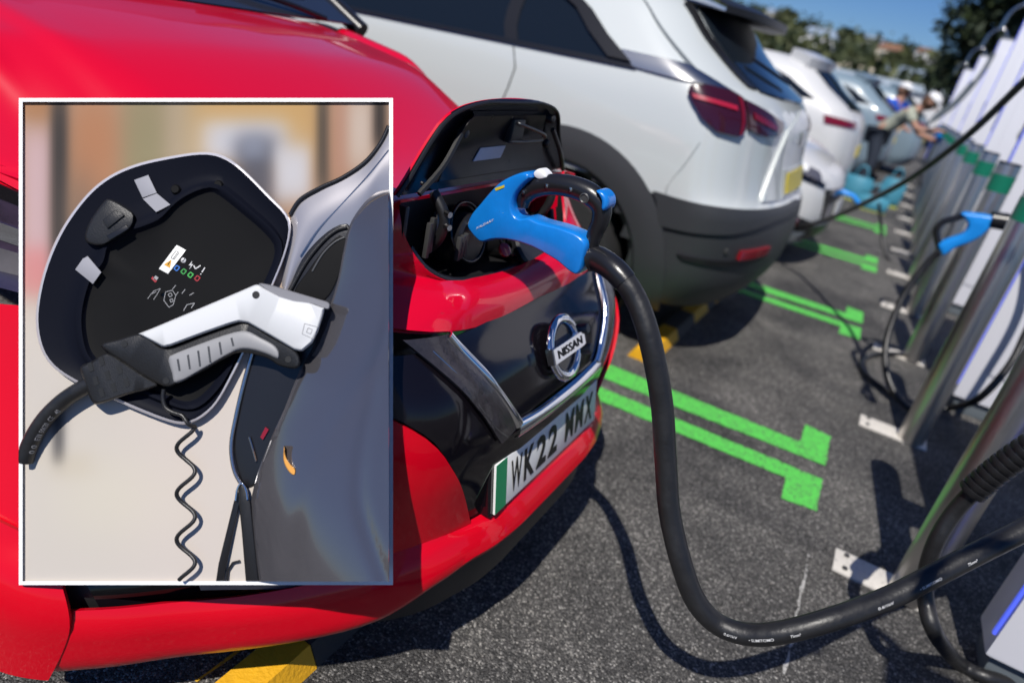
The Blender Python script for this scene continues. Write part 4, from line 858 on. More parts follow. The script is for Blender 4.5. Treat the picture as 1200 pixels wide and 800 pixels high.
# hung connector: blue body, black grip, looping cable
hc_ = thing('charging_connector', (.52, 4.0, .95), 'smaller bright blue charging connector with black grip, hung beside the second steel bollard', 'charging plug')
YH = 4.05
hm = lambda a, b, w: (lambda p: np.array([p[0], YH-w, p[2]]))(at_y(a, b, YH))
hb = cat_rom([(1126, 250), (1135, 249), (1166, 254), (1163, 263), (1150, 276), (1136, 284), (1120, 290), (1106, 299), (1102, 295), (1099, 286), (1110, 280), (1126, 274), (1134, 265), (1132, 258)], 50, True)
prism('housing', hb, hm, -.03, .03, 'blue_far', hc_, 3, .02)
tube('grip', [hm(a, b, 0) for a, b in cat_rom([(1130, 252), (1118, 256), (1105, 260), (1098, 268), (1098, 278), (1102, 292)], 24)], .017, 'black_satin', hc_, 10)
lathe('collar', hm(1166, 258, 0), (1, .1, .1), [(-.02, .04), (.05, .042), (.05, 0)], 'black_satin', hc_, 20)
hl_ = [hm(1100, 296, 0), at_y(1085, 310, 4.05), at_y(1058, 348, 4.0), at_y(1040, 395, 3.9), at_y(1038, 430, 3.8), at_y(1050, 462, 3.72), at_z(1075, 482, .022), at_z(1110, 478, .022), at_y(1145, 468, 3.62), at_y(1180, 432, 3.65), at_y(1200, 395, 3.72), at_y(1225, 330, 3.8), np.array([.62, 3.96, .97]), np.array([.66, 4.005, .98])]
tube('cable', cat_rom(hl_, 80), .017, 'rubber', hc_, 12)
# loop lying on the ground beside it
lp = [at_z(*p, .019) for p in [(1062, 470), (1040, 458), (1016, 440), (1010, 426), (1022, 416), (1045, 414), (1075, 418)]]
cable('cable_loop', lp, .013, 'thin black cable loop lying on the asphalt by the third bollard foot', 40)
c2 = [at_y(x, y, Y) for x, y, Y in [(1030, 238, 7.6), (1033, 270, 7.6), (1037, 296, 7.5), (1050, 312, 7.4), (1066, 318, 7.3), (1085, 312, 7.3), (1100, 280, 7.4), (1118, 240, 7.6)]]
cable('hanging_cable', c2, .016, 'black cable hanging in a loop beside the far bollards left of the blue connector', 40)
for k, (a, Y) in enumerate((([(1165, 62), (1148, 90), (1120, 122), (1092, 142)], 9.5), ([(1140, 95), (1120, 118), (1098, 134), (1085, 150)], 12.0))):
    cable('hanging_cable', [at_y(x, y, Y) for x, y in a], .022, ['grey cable drooping from the far cabinets toward the people', 'thin grey cable beyond, closest to the people'][k], 24, 'plinth', 'grey far cables')
# ribbed strain relief and cable of the near charger
nr = thing('charger_cable', (.62, 1.75, .5), 'black cable with ribbed sleeve looping down past the nearest bollard foot', 'cable', 'black charging cables')
YR = 1.72
rp = cat_rom([at_y(1230, 510, YR), at_y(1198, 530, YR), at_y(1166, 553, YR), at_y(1138, 577, YR)], 60); V, F = [], []
MBr = MB()
for i in range(0, 60, 5):
    seg = rp[i:i+5]
    if len(seg) >= 3: MBr.add(*tube_geo([seg[0], seg[0]*.9+seg[1]*.1, seg[-2], seg[-1]], [.0285, .031, .031, .0285], 18))
autosmooth(MBr.make('ribbed_sleeve', 'black_plastic', nr, True), 40); tube('sleeve_core', rp, .0275, 'black_satin', nr, 14)
tube('upper_cable', cat_rom([rp[2], rp[0], rp[0]+(rp[0]-rp[6])*1.2, np.array([.60, 1.95, .92]), np.array([.65, 1.985, .97])], 24), .019, 'rubber', nr, 14)
np_ = [at_y(1142, 574, YR), at_y(1118, 600, YR), at_y(1098, 632, YR-.02), at_y(1086, 668, YR-.02), at_y(1085, 705, YR-.04), at_y(1096, 742, YR-.06), at_z(1122, 775, .03), at_z(1155, 792, .022), at_z(1200, 800, .022)]
tube('cable', cat_rom(np_, 70), .019, 'rubber', nr, 16)
# ================================================================== PEOPLE AND BAGS
MT['skin'] = mat('skin', (.42, .22, .15), .5); MT['hair'] = mat('brown_hair', (.12, .06, .03), .6); MT['shirt'] = mat('patterned_shirt', (.36, .38, .30), .8, var=.6, vscale=30)
MT['navy'] = mat('dark_trousers', (.020, .028, .045), .8); MT['tan'] = mat('tan_trousers', (.36, .25, .15), .8); MT['cap'] = mat('white_cap', (.75, .75, .75), .7); MT['blueshirt'] = mat('blue_top', (.02, .10, .55), .8); MT['redshirt'] = mat('red_top', (.45, .06, .05), .8)
MT['cyan'] = mat('cyan_bag', (.05, .24, .34), .6, var=.2, vscale=12); MT['lime'] = mat('lime_trim', (.55, .62, .08), .6)
def skin(name, J, E, m, par, sub=1):
    """one continuous surface grown round a jointed skeleton: J = {name:(x,y,z,r)}"""
    ks = list(J); me = bpy.data.meshes.new(name); me.from_pydata([J[k][:3] for k in ks], [(ks.index(a), ks.index(b)) for a, b in E], [])
    o = bpy.data.objects.new(name, me); COL.objects.link(o); md = o.modifiers.new('skin', 'SKIN'); md.use_smooth_shade = True
    for i, k in enumerate(ks): me.skin_vertices[0].data[i].radius = (J[k][3], J[k][3]*(J[k][4] if len(J[k]) > 4 else 1))
    me.skin_vertices[0].data[0].use_root = True
    s = o.modifiers.new('sub', 'SUBSURF'); s.levels = s.render_levels = sub
    d = bpy.data.meshes.new_from_object(o.evaluated_get(bpy.context.evaluated_depsgraph_get())); V = [tuple(v.co) for v in d.vertices]; F = [tuple(p.vertices) for p in d.polygons]
    bpy.data.objects.remove(o); bpy.data.meshes.remove(me); bpy.data.meshes.remove(d)
    return V, F
def person(pos, face, J, label, top, legs, hairm='hair', cap=True, sleeves=True):
    """J: joint positions in the person's own frame (x = forward, y = left, z up)"""
    x0, y0, z0 = pos; c, s = math.cos(face), math.sin(face); T = lambda p: (x0+p[0]*c-p[1]*s, y0+p[0]*s+p[1]*c, z0+p[2])
    t = thing('person', pos, label, 'person', 'people at the far chargers'); G = {k: (*T(v), *v[3:]) for k, v in J.items()}
    E = [('pelvis', 'waist'), ('waist', 'chest'), ('chest', 'neck'), ('neck', 'head'), ('head', 'crown')]
    for q in 'LR': E += [('chest', 'sh'+q), ('sh'+q, 'el'+q), ('el'+q, 'wr'+q), ('wr'+q, 'palm'+q), ('pelvis', 'hip'+q), ('hip'+q, 'kn'+q), ('kn'+q, 'an'+q), ('an'+q, 'toe'+q)]
    for q in 'LR':
        w, pm = np.array(G['wr'+q][:3]), np.array(G['palm'+q][:3]); d = (pm-w)/np.linalg.norm(pm-w); sd = np.cross(d, (0, 0, 1)); sd /= np.linalg.norm(sd)
        for k, (o, l, dn) in enumerate(((-.033, .075, -.02), (-.011, .088, -.03), (.011, .083, -.032), (.032, .065, -.03))):
            for j, (ll, dd) in enumerate(((.45, .15), (1., 1.))):
                e = pm+d*(.02+l*ll)+sd*o+np.array([0, 0, dn*dd]); G[f'f{q}{k}{j}'] = (*e, .009)
            E += [('palm'+q, f'f{q}{k}0'), (f'f{q}{k}0', f'f{q}{k}1')]
        e = w+d*.05+sd*.05; G['th'+q] = (*e, .011); E.append(('palm'+q, 'th'+q))
    V, F = skin('body', G, E, 'skin', t); body = mk('body', V, F, 'skin', t)
    grow = lambda ks, add: {k: (*G[k][:3], G[k][3]+add, *(G[k][4:])) for k in ks}
    K = grow(['waist', 'chest', 'neck', 'shL', 'shR', 'elL', 'elR'], .022); K['neck'] = (*(np.array(G['chest'][:3])*.35+np.array(G['neck'][:3])*.65), .075)
    for q in 'LR':
        if not sleeves: K['el'+q] = (*(np.array(G['sh'+q][:3])*.35+np.array(G['el'+q][:3])*.65), K['el'+q][3]+.01)
    K['hem'] = (*(np.array(G['waist'][:3])*.2+np.array(G['pelvis'][:3])*.8), .175, .8)
    V, F = skin('shirt', K, [('chest', 'waist'), ('waist', 'hem'), ('chest', 'neck'), ('chest', 'shL'), ('shL', 'elL'), ('chest', 'shR'), ('shR', 'elR')], None, None); mk('shirt', V, F, top, t)
    K = grow(['pelvis', 'hipL', 'hipR', 'knL', 'knR', 'anL', 'anR'], .018)
    V, F = skin('trousers', K, [('pelvis', 'hipL'), ('hipL', 'knL'), ('knL', 'anL'), ('pelvis', 'hipR'), ('hipR', 'knR'), ('knR', 'anR')], None, None); mk('trousers', V, F, legs, t)
    for q in 'LR':
        a, b = np.array(G['an'+q][:3]), np.array(G['toe'+q][:3]); V, F = tube_geo([a+[0, 0, .02], a*.6+b*.4-[0, 0, .02], b*1.15-a*.15-[0, 0, .01]], [.055, .052, .03], 10); mk('shoe', V, F, 'black_plastic', t)
    hd, crn = np.array(G['head'][:3]), np.array(G['crown'][:3]); ud_ = (crn-hd)/np.linalg.norm(crn-hd); fw = np.array([c, s, 0]); fw = fw-ud_*np.dot(fw, ud_); fw /= np.linalg.norm(fw)
    V, F = ring_rot(hd-fw*.025, ud_, [(-.10, .075), (-.05, .105), (.02, .112), (.08, .095), (.115, .05), (.12, 0)], 18); mk('hair', V, F, hairm, t)
    for o in (-.035, .035): V, F = ring_rot(hd+fw*.098+np.cross(ud_, fw)*o+ud_*.02, fw, [(-.012, .014), (.004, .010), (.006, 0)], 10); mk('eye', V, F, 'ink', t)
    V, F = tube_geo([hd+fw*.095+ud_*.015, hd+fw*.125-ud_*.02, hd+fw*.10-ud_*.03], [.012, .018, .010], 8); mk('nose', V, F, 'skin', t)
    V, F = tube_geo([hd+fw*.10-ud_*.058+np.cross(ud_, fw)*o for o in (-.03, 0, .03)], [.005, .008, .005], 8); mk('mouth', V, F, 'redshirt', t)
    for o in (-1, 1): V, F = ring_rot(hd+np.cross(ud_, fw)*o*.105, np.cross(ud_, fw)*o, [(-.01, .03), (.012, .028), (.012, 0)], 10); mk('ear', V, F, 'skin', t)
    if cap:
        V, F = ring_rot(hd-fw*.01, ud_, [(.055, .118), (.085, .115), (.13, .085), (.15, .03), (.152, 0)], 20); cp = mk('cap', V, F, 'cap', t)
        V, F = grid([[hd+ud_*(.060-.02*a)+fw*(.10+.09*a*math.cos(b))+np.cross(ud_, fw)*math.sin(b)*(.105-.02*a) for b in np.linspace(-1.3, 1.3, 10)] for a in (0, .5, 1)]); mk('cap_peak', V, F, 'cap', cp)
    return t
BEND = dict(pelvis=(0, 0, .92, .15, .8), waist=(.10, 0, 1.06, .13, .8), chest=(.30, 0, 1.24, .15, .75), neck=(.44, 0, 1.38, .06), head=(.53, 0, 1.47, .095), crown=(.60, 0, 1.58, .085),
    shL=(.32, .19, 1.28, .062), elL=(.50, .22, 1.02, .047), wrL=(.73, .16, .98, .032), palmL=(.81, .13, .97, .04, .5), shR=(.32, -.19, 1.28, .062), elR=(.52, -.24, 1.08, .047), wrR=(.74, -.19, 1.12, .032), palmR=(.82, -.17, 1.13, .04, .5),
    hipL=(0, .10, .88, .10), knL=(.06, .12, .48, .07), anL=(-.02, .12, .09, .05), toeL=(.13, .13, .04, .038), hipR=(0, -.10, .88, .10), knR=(.10, -.12, .48, .07), anR=(.04, -.13, .09, .05), toeR=(.19, -.14, .04, .038))
STAND = dict(pelvis=(0, 0, .95, .15, .8), waist=(.0, 0, 1.1, .13, .8), chest=(.02, 0, 1.32, .15, .75), neck=(.03, 0, 1.48, .06), head=(.06, 0, 1.60, .095), crown=(.06, 0, 1.72, .085),
    shL=(.02, .20, 1.38, .062), elL=(.02, .27, 1.10, .047), wrL=(.20, .22, .98, .032), palmL=(.28, .20, .98, .04, .5), shR=(.02, -.20, 1.38, .062), elR=(.04, -.27, 1.10, .047), wrR=(.24, -.20, 1.02, .032), palmR=(.32, -.18, 1.02, .04, .5),
    hipL=(0, .10, .90, .10), knL=(.03, .11, .49, .07), anL=(-.02, .12, .09, .05), toeL=(.13, .13, .04, .038), hipR=(0, -.10, .90, .10), knR=(.04, -.11, .49, .07), anR=(0, -.12, .09, .05), toeR=(.15, -.13, .04, .038))
person((-.38, 12.5, 0), R(-8), BEND, 'person in patterned shirt and white cap leaning forward holding a blue connector', 'shirt', 'navy', sleeves=False)
person((-.36, 15.0, 0), R(-40), STAND, 'person in blue top and white cap standing behind the one in the patterned shirt', 'blueshirt', 'tan')
hcx = thing('charging_connector', (.46, 12.4, 1.05), 'blue charging connector held in the hands of the person in the patterned shirt', 'charging plug')
o3 = [(-.10, -.03), (.03, -.05), (.10, -.02), (.12, .05), (.06, .06), (-.02, .02), (-.10, .04)]
prism('housing', cat_rom(o3, 24, True), lambda a, b, w: np.array([.47+a*.9, 12.35-w, 1.02+b*1.6-a*.9]), -.04, .04, 'blue_far', hcx, .015, .02)
tube('grip', cat_rom([(.43, 12.35, 1.10), (.51, 12.35, 1.16), (.58, 12.35, 1.08), (.56, 12.35, .98)], 14), .018, 'black_satin', hcx, 8)
tube('cable', cat_rom([(.43, 12.35, 1.10), (.40, 12.35, .8), (.44, 12.33, .4), (.62, 12.3, .03)], 20), .016, 'rubber', hcx, 8)
def bag(pos, w, d, h, label):
    x, y, z = pos; t = thing('shopping_bag', pos, label, 'bag', 'cyan bags on the ground'); g = []
    for a, k in ((0, .92), (.25, 1.0), (.7, 1.02), (1, .93)): g.append([(x+px*w/2*k+.01*math.sin(9*a+px), y+py*d/2*k*(1-.35*(a == 1)), z+.003+a*h) for px, py in ((-1, -1), (0, -1.08), (1, -1), (1.04, 0), (1, 1), (0, 1.08), (-1, 1), (-1.04, 0))])
    V, F = grid(g, True); F.append(tuple(range(7, -1, -1))); tri_ng(mk('sack', V, F, 'cyan', t))
    V, F = grid([[(p[0]*1.0+(p[0]-x)*.02, p[1]+(p[1]-y)*.02, z+.004+q*h*.16) for p in g[0]] for q in (0, 1)], True); mk('trim', V, F, 'lime', t)
    for sg in (-1, 1): tube('handle', cat_rom([(x-w*.25, y+sg*d*.28, z+h*.97), (x-w*.12, y+sg*d*.30, z+h+.13), (x+w*.12, y+sg*d*.30, z+h+.13), (x+w*.25, y+sg*d*.28, z+h*.97)], 12), .010, 'cyan', t, 6)
bag((.12, 11.55, 0), .30, .22, .40, 'tall cyan bag with lime base nearest the person in the patterned shirt')
bag((-.33, 11.2, 0), .36, .24, .34, 'left cyan bag with lime base on the asphalt beside the white estate')
bag((-.06, 10.6, 0), .40, .26, .20, 'low cyan bag with lime base in front of the two tall cyan bags')
# ================================================================== DISPLAY BOARD: white frame with a mounted section of a grey car, charging plug and cable
TB = 1.085
def bp(u, v, w): d = ray(u, v); return ORG + d*(TB-w)      # board plane square to the view; w stands out from it
bcent = bp(241, 400, -.03)
board = thing('display_board', Vector(bcent), 'white thin-framed upright display board on rods in front of the red car', 'display board')
# frame: four mitred bars
fo, fi = [(22, 115), (460.5, 115), (460.5, 685), (22, 685)], [(26.5, 119.5), (456, 119.5), (456, 680.5), (26.5, 680.5)]
for i in range(4):
    j = (i+1) % 4; q = [fo[i], fo[j], fi[j], fi[i]]; V = [bp(*p, -.011) for p in q]+[bp(*p, -.0162) for p in q]
    fixn(mk('frame_bar', V, [(0, 1, 2, 3), (7, 6, 5, 4), (0, 4, 5, 1), (2, 6, 7, 3), (1, 5, 6, 2), (3, 7, 4, 0)], 'white_plastic', board, False))
# backboard with an out-of-focus street print
BLOB = [((178, 170, 160), 240, 560, 400, 260)]
def prnt(u, v):
    c = np.array([214, 206, 196.]); mixs = []
    def bl(col, u0, u1, v0, v1, su=10, sv=18, k=1.):
        nonlocal c
        f = lambda x, a, b, s: 1/(1+math.exp(-(x-a)/s*2))*1/(1+math.exp((x-b)/s*2)); w = k*f(u, u0, u1, su)*f(v, v0, v1, sv); c = c*(1-w)+(np.array(col, float)*1.15-.15*np.mean(col))*w
    bl((168, 136, 112), 20, 470, 90, 330, 12, 40); bl((148, 140, 112), 142, 205, 90, 330, 14, 40); bl((172, 160, 140), 195, 250, 90, 330, 12, 30); bl((196, 162, 112), 225, 380, 90, 190, 20, 30)
    bl((178, 130, 100), 85, 135, 110, 230, 14, 40); bl((205, 178, 178), 26, 62, 150, 330, 8, 20); bl((212, 140, 138), 24, 62, 290, 345, 12, 12, .8); bl((170, 128, 96), 24, 62, 100, 140, 12, 10)
    bl((62, 60, 60), 60, 79, 100, 345, 6, 30, 1.); bl((120, 106, 96), 78, 110, 210, 350, 16, 30, .8); bl((205, 205, 210), 238, 335, 142, 190, 14, 12); bl((86, 88, 98), 276, 326, 160, 245, 14, 14, .95); bl((150, 155, 168), 285, 310, 160, 185, 8, 8, .7)
    bl((208, 206, 208), 322, 364, 170, 235, 8, 14); bl((70, 66, 62), 372, 386, 100, 225, 5, 20, .95); bl((176, 136, 118), 388, 412, 110, 210, 8, 14, .8); bl((206, 192, 180), 408, 438, 110, 200, 9, 20, .9); bl((44, 42, 42), 438, 452, 100, 175, 5, 12, .95)
    bl((70, 70, 74), 62, 75, 480, 542, 5, 8, .9); bl((198, 186, 166), 60, 110, 530, 560, 16, 10, .5); bl((226, 220, 198), 70, 240, 540, 620, 50, 40, .6); bl((222, 210, 204), 160, 290, 430, 700, 40, 60, .5)
    return (np.clip(c, 0, 255)/255)**2.25*.74
nu, nv = 110, 144
G = [[bp(u, v, -.0165) for u in np.linspace(22.5, 460, nu)] for v in np.linspace(115.5, 684.5, nv)]; V, F = grid(G)
bb_ = mk('backboard', V, F, attr_mat('street_print', .75), board, False)
ca = bb_.data.color_attributes.new('print', 'FLOAT_COLOR', 'POINT')
cols = np.ones((nu*nv, 4), np.float32); k = 0
for v in np.linspace(115.5, 684.5, nv):
    for u in np.linspace(22.5, 460, nu): cols[k, :3] = prnt(u, v); k += 1
ca.data.foreach_set('color', cols.ravel())
V = [bp(*p, w) for w in (-.0170, -.030) for p in [(23, 116), (459.5, 116), (459.5, 684), (23, 684)]]; fixn(mk('back_panel', V, [(0, 1, 2, 3), (7, 6, 5, 4), (0, 4, 5, 1), (2, 6, 7, 3), (1, 5, 6, 2), (3, 7, 4, 0)], 'black_plastic', board, False))
for u, v, dd in ((240, 190, .60), (150, 560, .24), (330, 560, .30)):
    a = bp(u, v, -.030); b = bp(u, v, -.030-dd); r_ = tube('rod', [a, b], .009, 'silver', board, 10); d = (b-a)/np.linalg.norm(b-a)
    lathe('suction_cup', b, d, [(-.03, .012), (-.012, .02), (0, .036), (.003, .034), (.003, 0)], 'black_plastic', r_, 20)

MT['flap'] = mat('flap_navy_black', (.0055, .0065, .012), .5, bump=.04, bscale=600, spec=.05); MT['flap_floor'] = mat('flap_floor_black', (.0025, .0025, .003), .6, spec=.15); MT['flap_rim'] = mat('silver_rim_paint', (.62, .60, .64), .25, .3, .8)
MT['greypaint'] = mat('grey_metallic', (.145, .14, .155), .10, .65, 1., .03, var=.08, vscale=6); MT['silverpaint'] = mat('silver_metallic', (.42, .40, .41), .28, .5, 1., .08)
MT['clip_grey'] = mat('clip_grey', (.30, .30, .33), .5); MT['grip_grey'] = mat('grip_grey', (.27, .27, .28), .5, bump=.06, bscale=700); MT['cap_grey'] = mat('cap_grey', (.20, .20, .22), .5, bump=.06, bscale=700); MT['plug_white'] = mat('plug_white', (.60, .61, .62), .42, bump=.02, bscale=500)
for n, c in (('ic_blue', (.03, .16, .55)), ('ic_green', (.04, .30, .06)), ('ic_green2', (.06, .42, .08)), ('ic_red', (.35, .02, .03)), ('ic_amber', (.65, .32, .02))): MT[n] = mat(n, c, .5)
MT['amber'] = mat('amber_gloss', (.75, .35, .06), .2, coat=.6)
gc = thing('grey_car', Vector(bp(380, 450, -.01)), 'grey car wing section with open black charge flap, mounted inside the white frame', 'car')
# wing panel nearest the viewer, strongly curved along its left edge
edge = cat_rom([(457.5, 222), (440, 228), (424, 243), (410, 266), (403, 296), (396, 332), (385, 366), (372, 398), (350, 440), (334, 480), (318, 515), (303, 555), (295, 592), (297, 636), (303, 682)], 60)
P = []
for i, (u0, v0) in enumerate(edge):
    row = []
    for s in np.linspace(0, 1, 34):
        u = u0+(455.9-u0)*s if u0 < 455.9 else 455.9
        du = u-u0; w = -.0125+.030*(1-math.exp(-du/26))+.014*math.sin(min(1, du/200)*math.pi)*(.6+.4*math.sin(v0*.012))-.0035*math.exp(-((du-(40+.25*(v0-240)))/9)**2)-.003*math.exp(-((du-(115-.18*(v0-240)))/14)**2); v = min(max(v0, 120), 680.4)
        
        row.append(bp(u, v, w))
    P.append(row)
o = sheet('wing', P, .002, 'greypaint', gc)
# silver flank behind the port, dark window trim above it
tr = cat_rom([(455.5, 148), (446, 168), (428, 190), (402, 208), (376, 220), (352, 234), (340, 252)], 40)
P = [[bp(a+(455.5-a)*s*(1 if b < 260 else .2), min(b+ (0 if b > 400 else 0)+s*(95-.15*(b-148)), 330), -.0165-.003*s+.006*math.sin(s*3)) for s in np.linspace(0, 1, 10)] for a, b in tr]
pts_top = cat_rom([(455.8, 150), (428, 192), (376, 222), (345, 245), (336, 285), (330, 335)], 30); pts_bot = cat_rom([(455.8, 226), (440, 232), (415, 262), (385, 275), (360, 300), (338, 345)], 30)
P = [[bp(*(pts_top[i]*(1-s)+pts_bot[i]*s), -.0150+.006*math.sin(math.pi*s)) for i in range(30)] for s in np.linspace(0, 1, 12)]
sheet('flank', P, .0015, 'silverpaint', gc)
tube('window_trim', [bp(a, b, -.0135) for a, b in tr], .0035, 'black_satin', gc, 8)
tube('flank_crease', [bp(a, b, -.0095) for a, b in cat_rom([(455.5, 176), (432, 205), (400, 240), (372, 270), (352, 300)], 24)], .0012, 'silver', gc, 6)
# port recess: black shell with gasket and bright outer edge
rec = cat_rom([(398, 262), (376, 277), (352, 304), (333, 338), (306, 392), (291, 436), (281, 478), (274, 520), (279, 553), (291, 572), (304, 560), (320, 516), (352, 442), (390, 362), (410, 296), (412, 266)], 80, True)
prism('port_recess', rec, bp, -.0160, -.0125, 'black_satin', gc, 3, .004)
prism('port_bowl', cat_rom([(398, 276), (380, 292), (362, 316), (345, 345), (380, 352), (402, 310), (406, 284)], 30, True), bp, -.0128, -.0105, 'flap_floor', gc, 2)
tube('port_gasket', [bp(a, b, -.011) for a, b in cat_rom([(407, 266), (394, 270), (378, 283), (358, 308), (338, 344)], 30)], .0035, 'black_plastic', gc, 8)
tube('port_gasket', [bp(a, b, -.0105) for a, b in cat_rom([(404, 278), (392, 284), (378, 298), (366, 318)], 20)], .002, 'rim_dark', gc, 8)
tube('port_edge', [bp(a, b, -.012) for a, b in cat_rom([(296, 412), (286, 448), (277, 486), (271, 522), (275, 552), (287, 573)], 30)], .0035, 'silver', gc, 10)
tube('port_spring', [bp(a, b, -.009) for a, b in cat_rom([(292, 512), (296, 525), (300, 540)], 8)], .0016, 'silver', gc, 6)
prism('red_seal', [(311, 500), (315, 503), (308, 515), (305, 512)], bp, -.014, -.009, 'reflector', gc)
prism('door_edge', [(277, 575), (283, 579), (262, 680.3), (253, 680.3), (256, 660)], bp, -.016, -.008, 'black_satin', gc, 1)
prism('door_edge', [(279, 572), (283, 565), (289, 571), (294, 590), (303, 680.3), (288, 680.3), (283, 620), (280, 590)], bp, -.0155, -.004, 'black_plastic', gc, 2)
tube('door_chrome', [bp(a, b, -.002) for a, b in cat_rom([(276, 586), (278, 573), (283, 566), (288, 573), (290, 585)], 20)], .0018, 'chrome', gc, 8)
tube('seal_lip', [bp(a, b, -.012) for a, b in [(266, 680), (267, 668), (273, 659), (281, 657)]], .002, 'black_plastic', gc, 8)
prism('amber_patch', cat_rom([(333, 522), (335, 534), (340, 543), (346, 549), (346, 556), (342, 556), (336, 549), (332, 538)], 24, True), bp, .004, .0215, 'amber', gc, 1)  # small glossy amber patch standing proud of the wing
# ---- the open flap
FA = [(45, 400), (42, 365), (51, 318), (70, 272), (97, 233), (125, 208), (160, 192), (205, 182), (240, 178), (263, 183), (285, 198), (318, 231), (336, 250), (341, 268), (334, 300), (316, 345), (293, 400), (273, 440), (256, 470), (241, 486), (223, 496), (205, 496), (175, 486), (130, 467), (85, 446), (58, 426)]
FB = [(94, 400), (92, 365), (102, 326), (117, 305), (124, 284), (146, 268), (164, 262), (187, 252), (206, 234), (226, 222), (247, 216), (262, 221), (290, 243), (320, 270), (331, 290), (322, 322), (300, 366), (280, 412), (256, 455), (226, 479), (190, 470), (140, 446), (106, 426)]
def polar_rs(poly, c, n=120):
    p = cat_rom(poly, 600, True)-np.array(c); a = np.arctan2(p[:, 1], p[:, 0]); r = np.hypot(p[:, 0], p[:, 1]); i = np.argsort(a); a, r = a[i], r[i]
    t = np.linspace(-math.pi, math.pi, n, endpoint=False); return t, np.interp(t, np.r_[a-2*math.pi, a, a+2*math.pi], np.r_[r, r, r])
cc = (190, 345); tt, ra = polar_rs(FA, cc); _, rb = polar_rs(FB, cc)
ringf = lambda r, w: [bp(cc[0]+math.cos(t)*q, cc[1]+math.sin(t)*q, w) for t, q in zip(tt, r)]
mixr = lambda k: ra*(1-k)+rb*k
V, F = grid([ringf(ra, -.010), ringf(ra, -.002), ringf(ra-1.2, .001), ringf(ra-3.2, .002), ringf(ra-3.4, -.004)], True); flap = fixn(mk('charge_flap', V, F, 'flap_rim', gc)); autosmooth(flap, 40)
V, F = grid([ringf(ra-2.6, -.003), ringf(ra-3.4, .0015), ringf(mixr(.25)-1, -.001), ringf(mixr(.6), -.004), ringf(mixr(.85), -.0045), ringf(mixr(.93), -.001), ringf(rb, .0025), ringf(rb-4, .002), ringf(rb-7, -.003), ringf(rb-10, -.0065)], True); autosmooth(fixn(mk('flap_lining', V, F, 'flap', flap)), 45)
V, F = grid([ringf(rb-9, -.006), ringf(rb*.8, -.009), ringf(rb*.4, -.010), ringf(rb*.02, -.010)], True); fixn(mk('flap_floor', V, F, 'flap_floor', flap))
V, F = grid([ringf(ra-.5, -.0095), ringf(ra*.97, -.0125), ringf(ra*.5, -.0145), ringf(ra*.02, -.0148)], True); mk('flap_back', V, F, 'flap_rim', flap)
def strip(name, q, w0, w1, m, par, bev=.6): return prism(name, q, bp, w0, w1, m, par, bev)
strip('clip', [(157, 211), (174, 205), (184, 226), (167, 232)], -.003, .0035, 'clip_grey', flap); strip('clip', [(167, 233), (184, 226.5), (200, 240), (183, 249)], -.003, .004, 'clip_grey', flap)
strip('clip', [(97, 303), (103, 300), (119, 319), (109, 333), (88, 316)], -.003, .003, 'clip_grey', flap)
strip('latch_block', cat_rom([(122, 236), (131, 234), (152, 246), (157, 254), (152, 268), (128, 284), (115, 288), (100, 282), (104, 262)], 40, True), -.004, .010, 'black_plastic', flap, 3)
strip('latch_slot', [(125, 276), (148, 263), (151, 268), (128, 282)], .009, .0125, 'black_satin', flap, 1); strip('latch_tooth', [(120, 258), (135, 246), (146, 252), (126, 268)], .009, .013, 'black_plastic', flap, 1)
lathe('clip_hole', bp(206, 222, -.002), -ROT[:, 2], [(0, .008), (.003, .006), (.003, 0)], 'flap_floor', flap, 14); lathe('clip_hole', bp(256, 217, -.002), -ROT[:, 2], [(0, .008), (.003, .006), (.003, 0)], 'flap_floor', flap, 14)
ux, uy = np.array([.52, -.855]), np.array([.88, .47])     # along the label, across the label
stk = strip('warning_label', [(186, 315), (207, 287), (218, 293), (197, 321)], -.0105, -.0085, 'plate', flap, .3)
L = lambda p0, a, b: (p0[0]+a, p0[1]+b)
def lines(name, segs, wd, m, par, w=-.0083):
    g = MB()
    for (x0, y0), (x1, y1) in segs:
        d = np.array([x1-x0, y1-y0], float); d /= np.linalg.norm(d); n = np.array([-d[1], d[0]])*wd/2
        g.add([bp(x0+n[0], y0+n[1], w), bp(x1+n[0], y1+n[1], w), bp(x1-n[0], y1-n[1], w), bp(x0-n[0], y0-n[1], w)], [(0, 1, 2, 3)])
    return g.make(name, m, par)
poly = lambda p, close=True: [(p[i], p[(i+1) % len(p)]) for i in range(len(p) if close else len(p)-1)]
mk('warning_triangle', [bp(*p, -.0082) for p in [(192, 310), (201, 304), (199, 314)]], [(0, 1, 2)], 'ic_amber', stk, False); lines('triangle_mark', [((196.5, 310.5), (199, 306.5))], .9, 'ink', stk, -.008)
lines('book_icon', poly([(200, 302), (206, 294), (210, 296), (204, 304)])+[((203, 303), (208, 296))], .7, 'ink', stk)
FW = -.0093
g = MB(); g.add(*ring_rot(bp(215, 305, FW), -ROT[:, 2], [(0, .0042), (.0004, .0042), (.0004, 0)], 20)); g.make('clock_icon', 'white_ink', flap, True); lines('clock_hands', [((215, 305), (216.5, 302)), ((215, 305), (213, 306))], .7, 'ink', flap, FW+.0012)
mk('bolt_icon', [bp(*p, FW) for p in [(225.5, 305.5), (221, 311), (224, 311), (221.5, 316), (226.5, 309.5), (223.6, 309.6)]], [(0, 1, 2), (0, 2, 5), (2, 3, 4), (2, 4, 5)], 'white_ink', flap, False)
lines('tick_icon', poly([(227, 311), (229, 315), (235, 311)], False), 1.3, 'white_ink', flap, FW); lines('exclamation_icon', [((240, 313.5), (236.5, 319)), ((235.6, 320.6), (235, 321.6))], 1.3, 'white_ink', flap, FW)
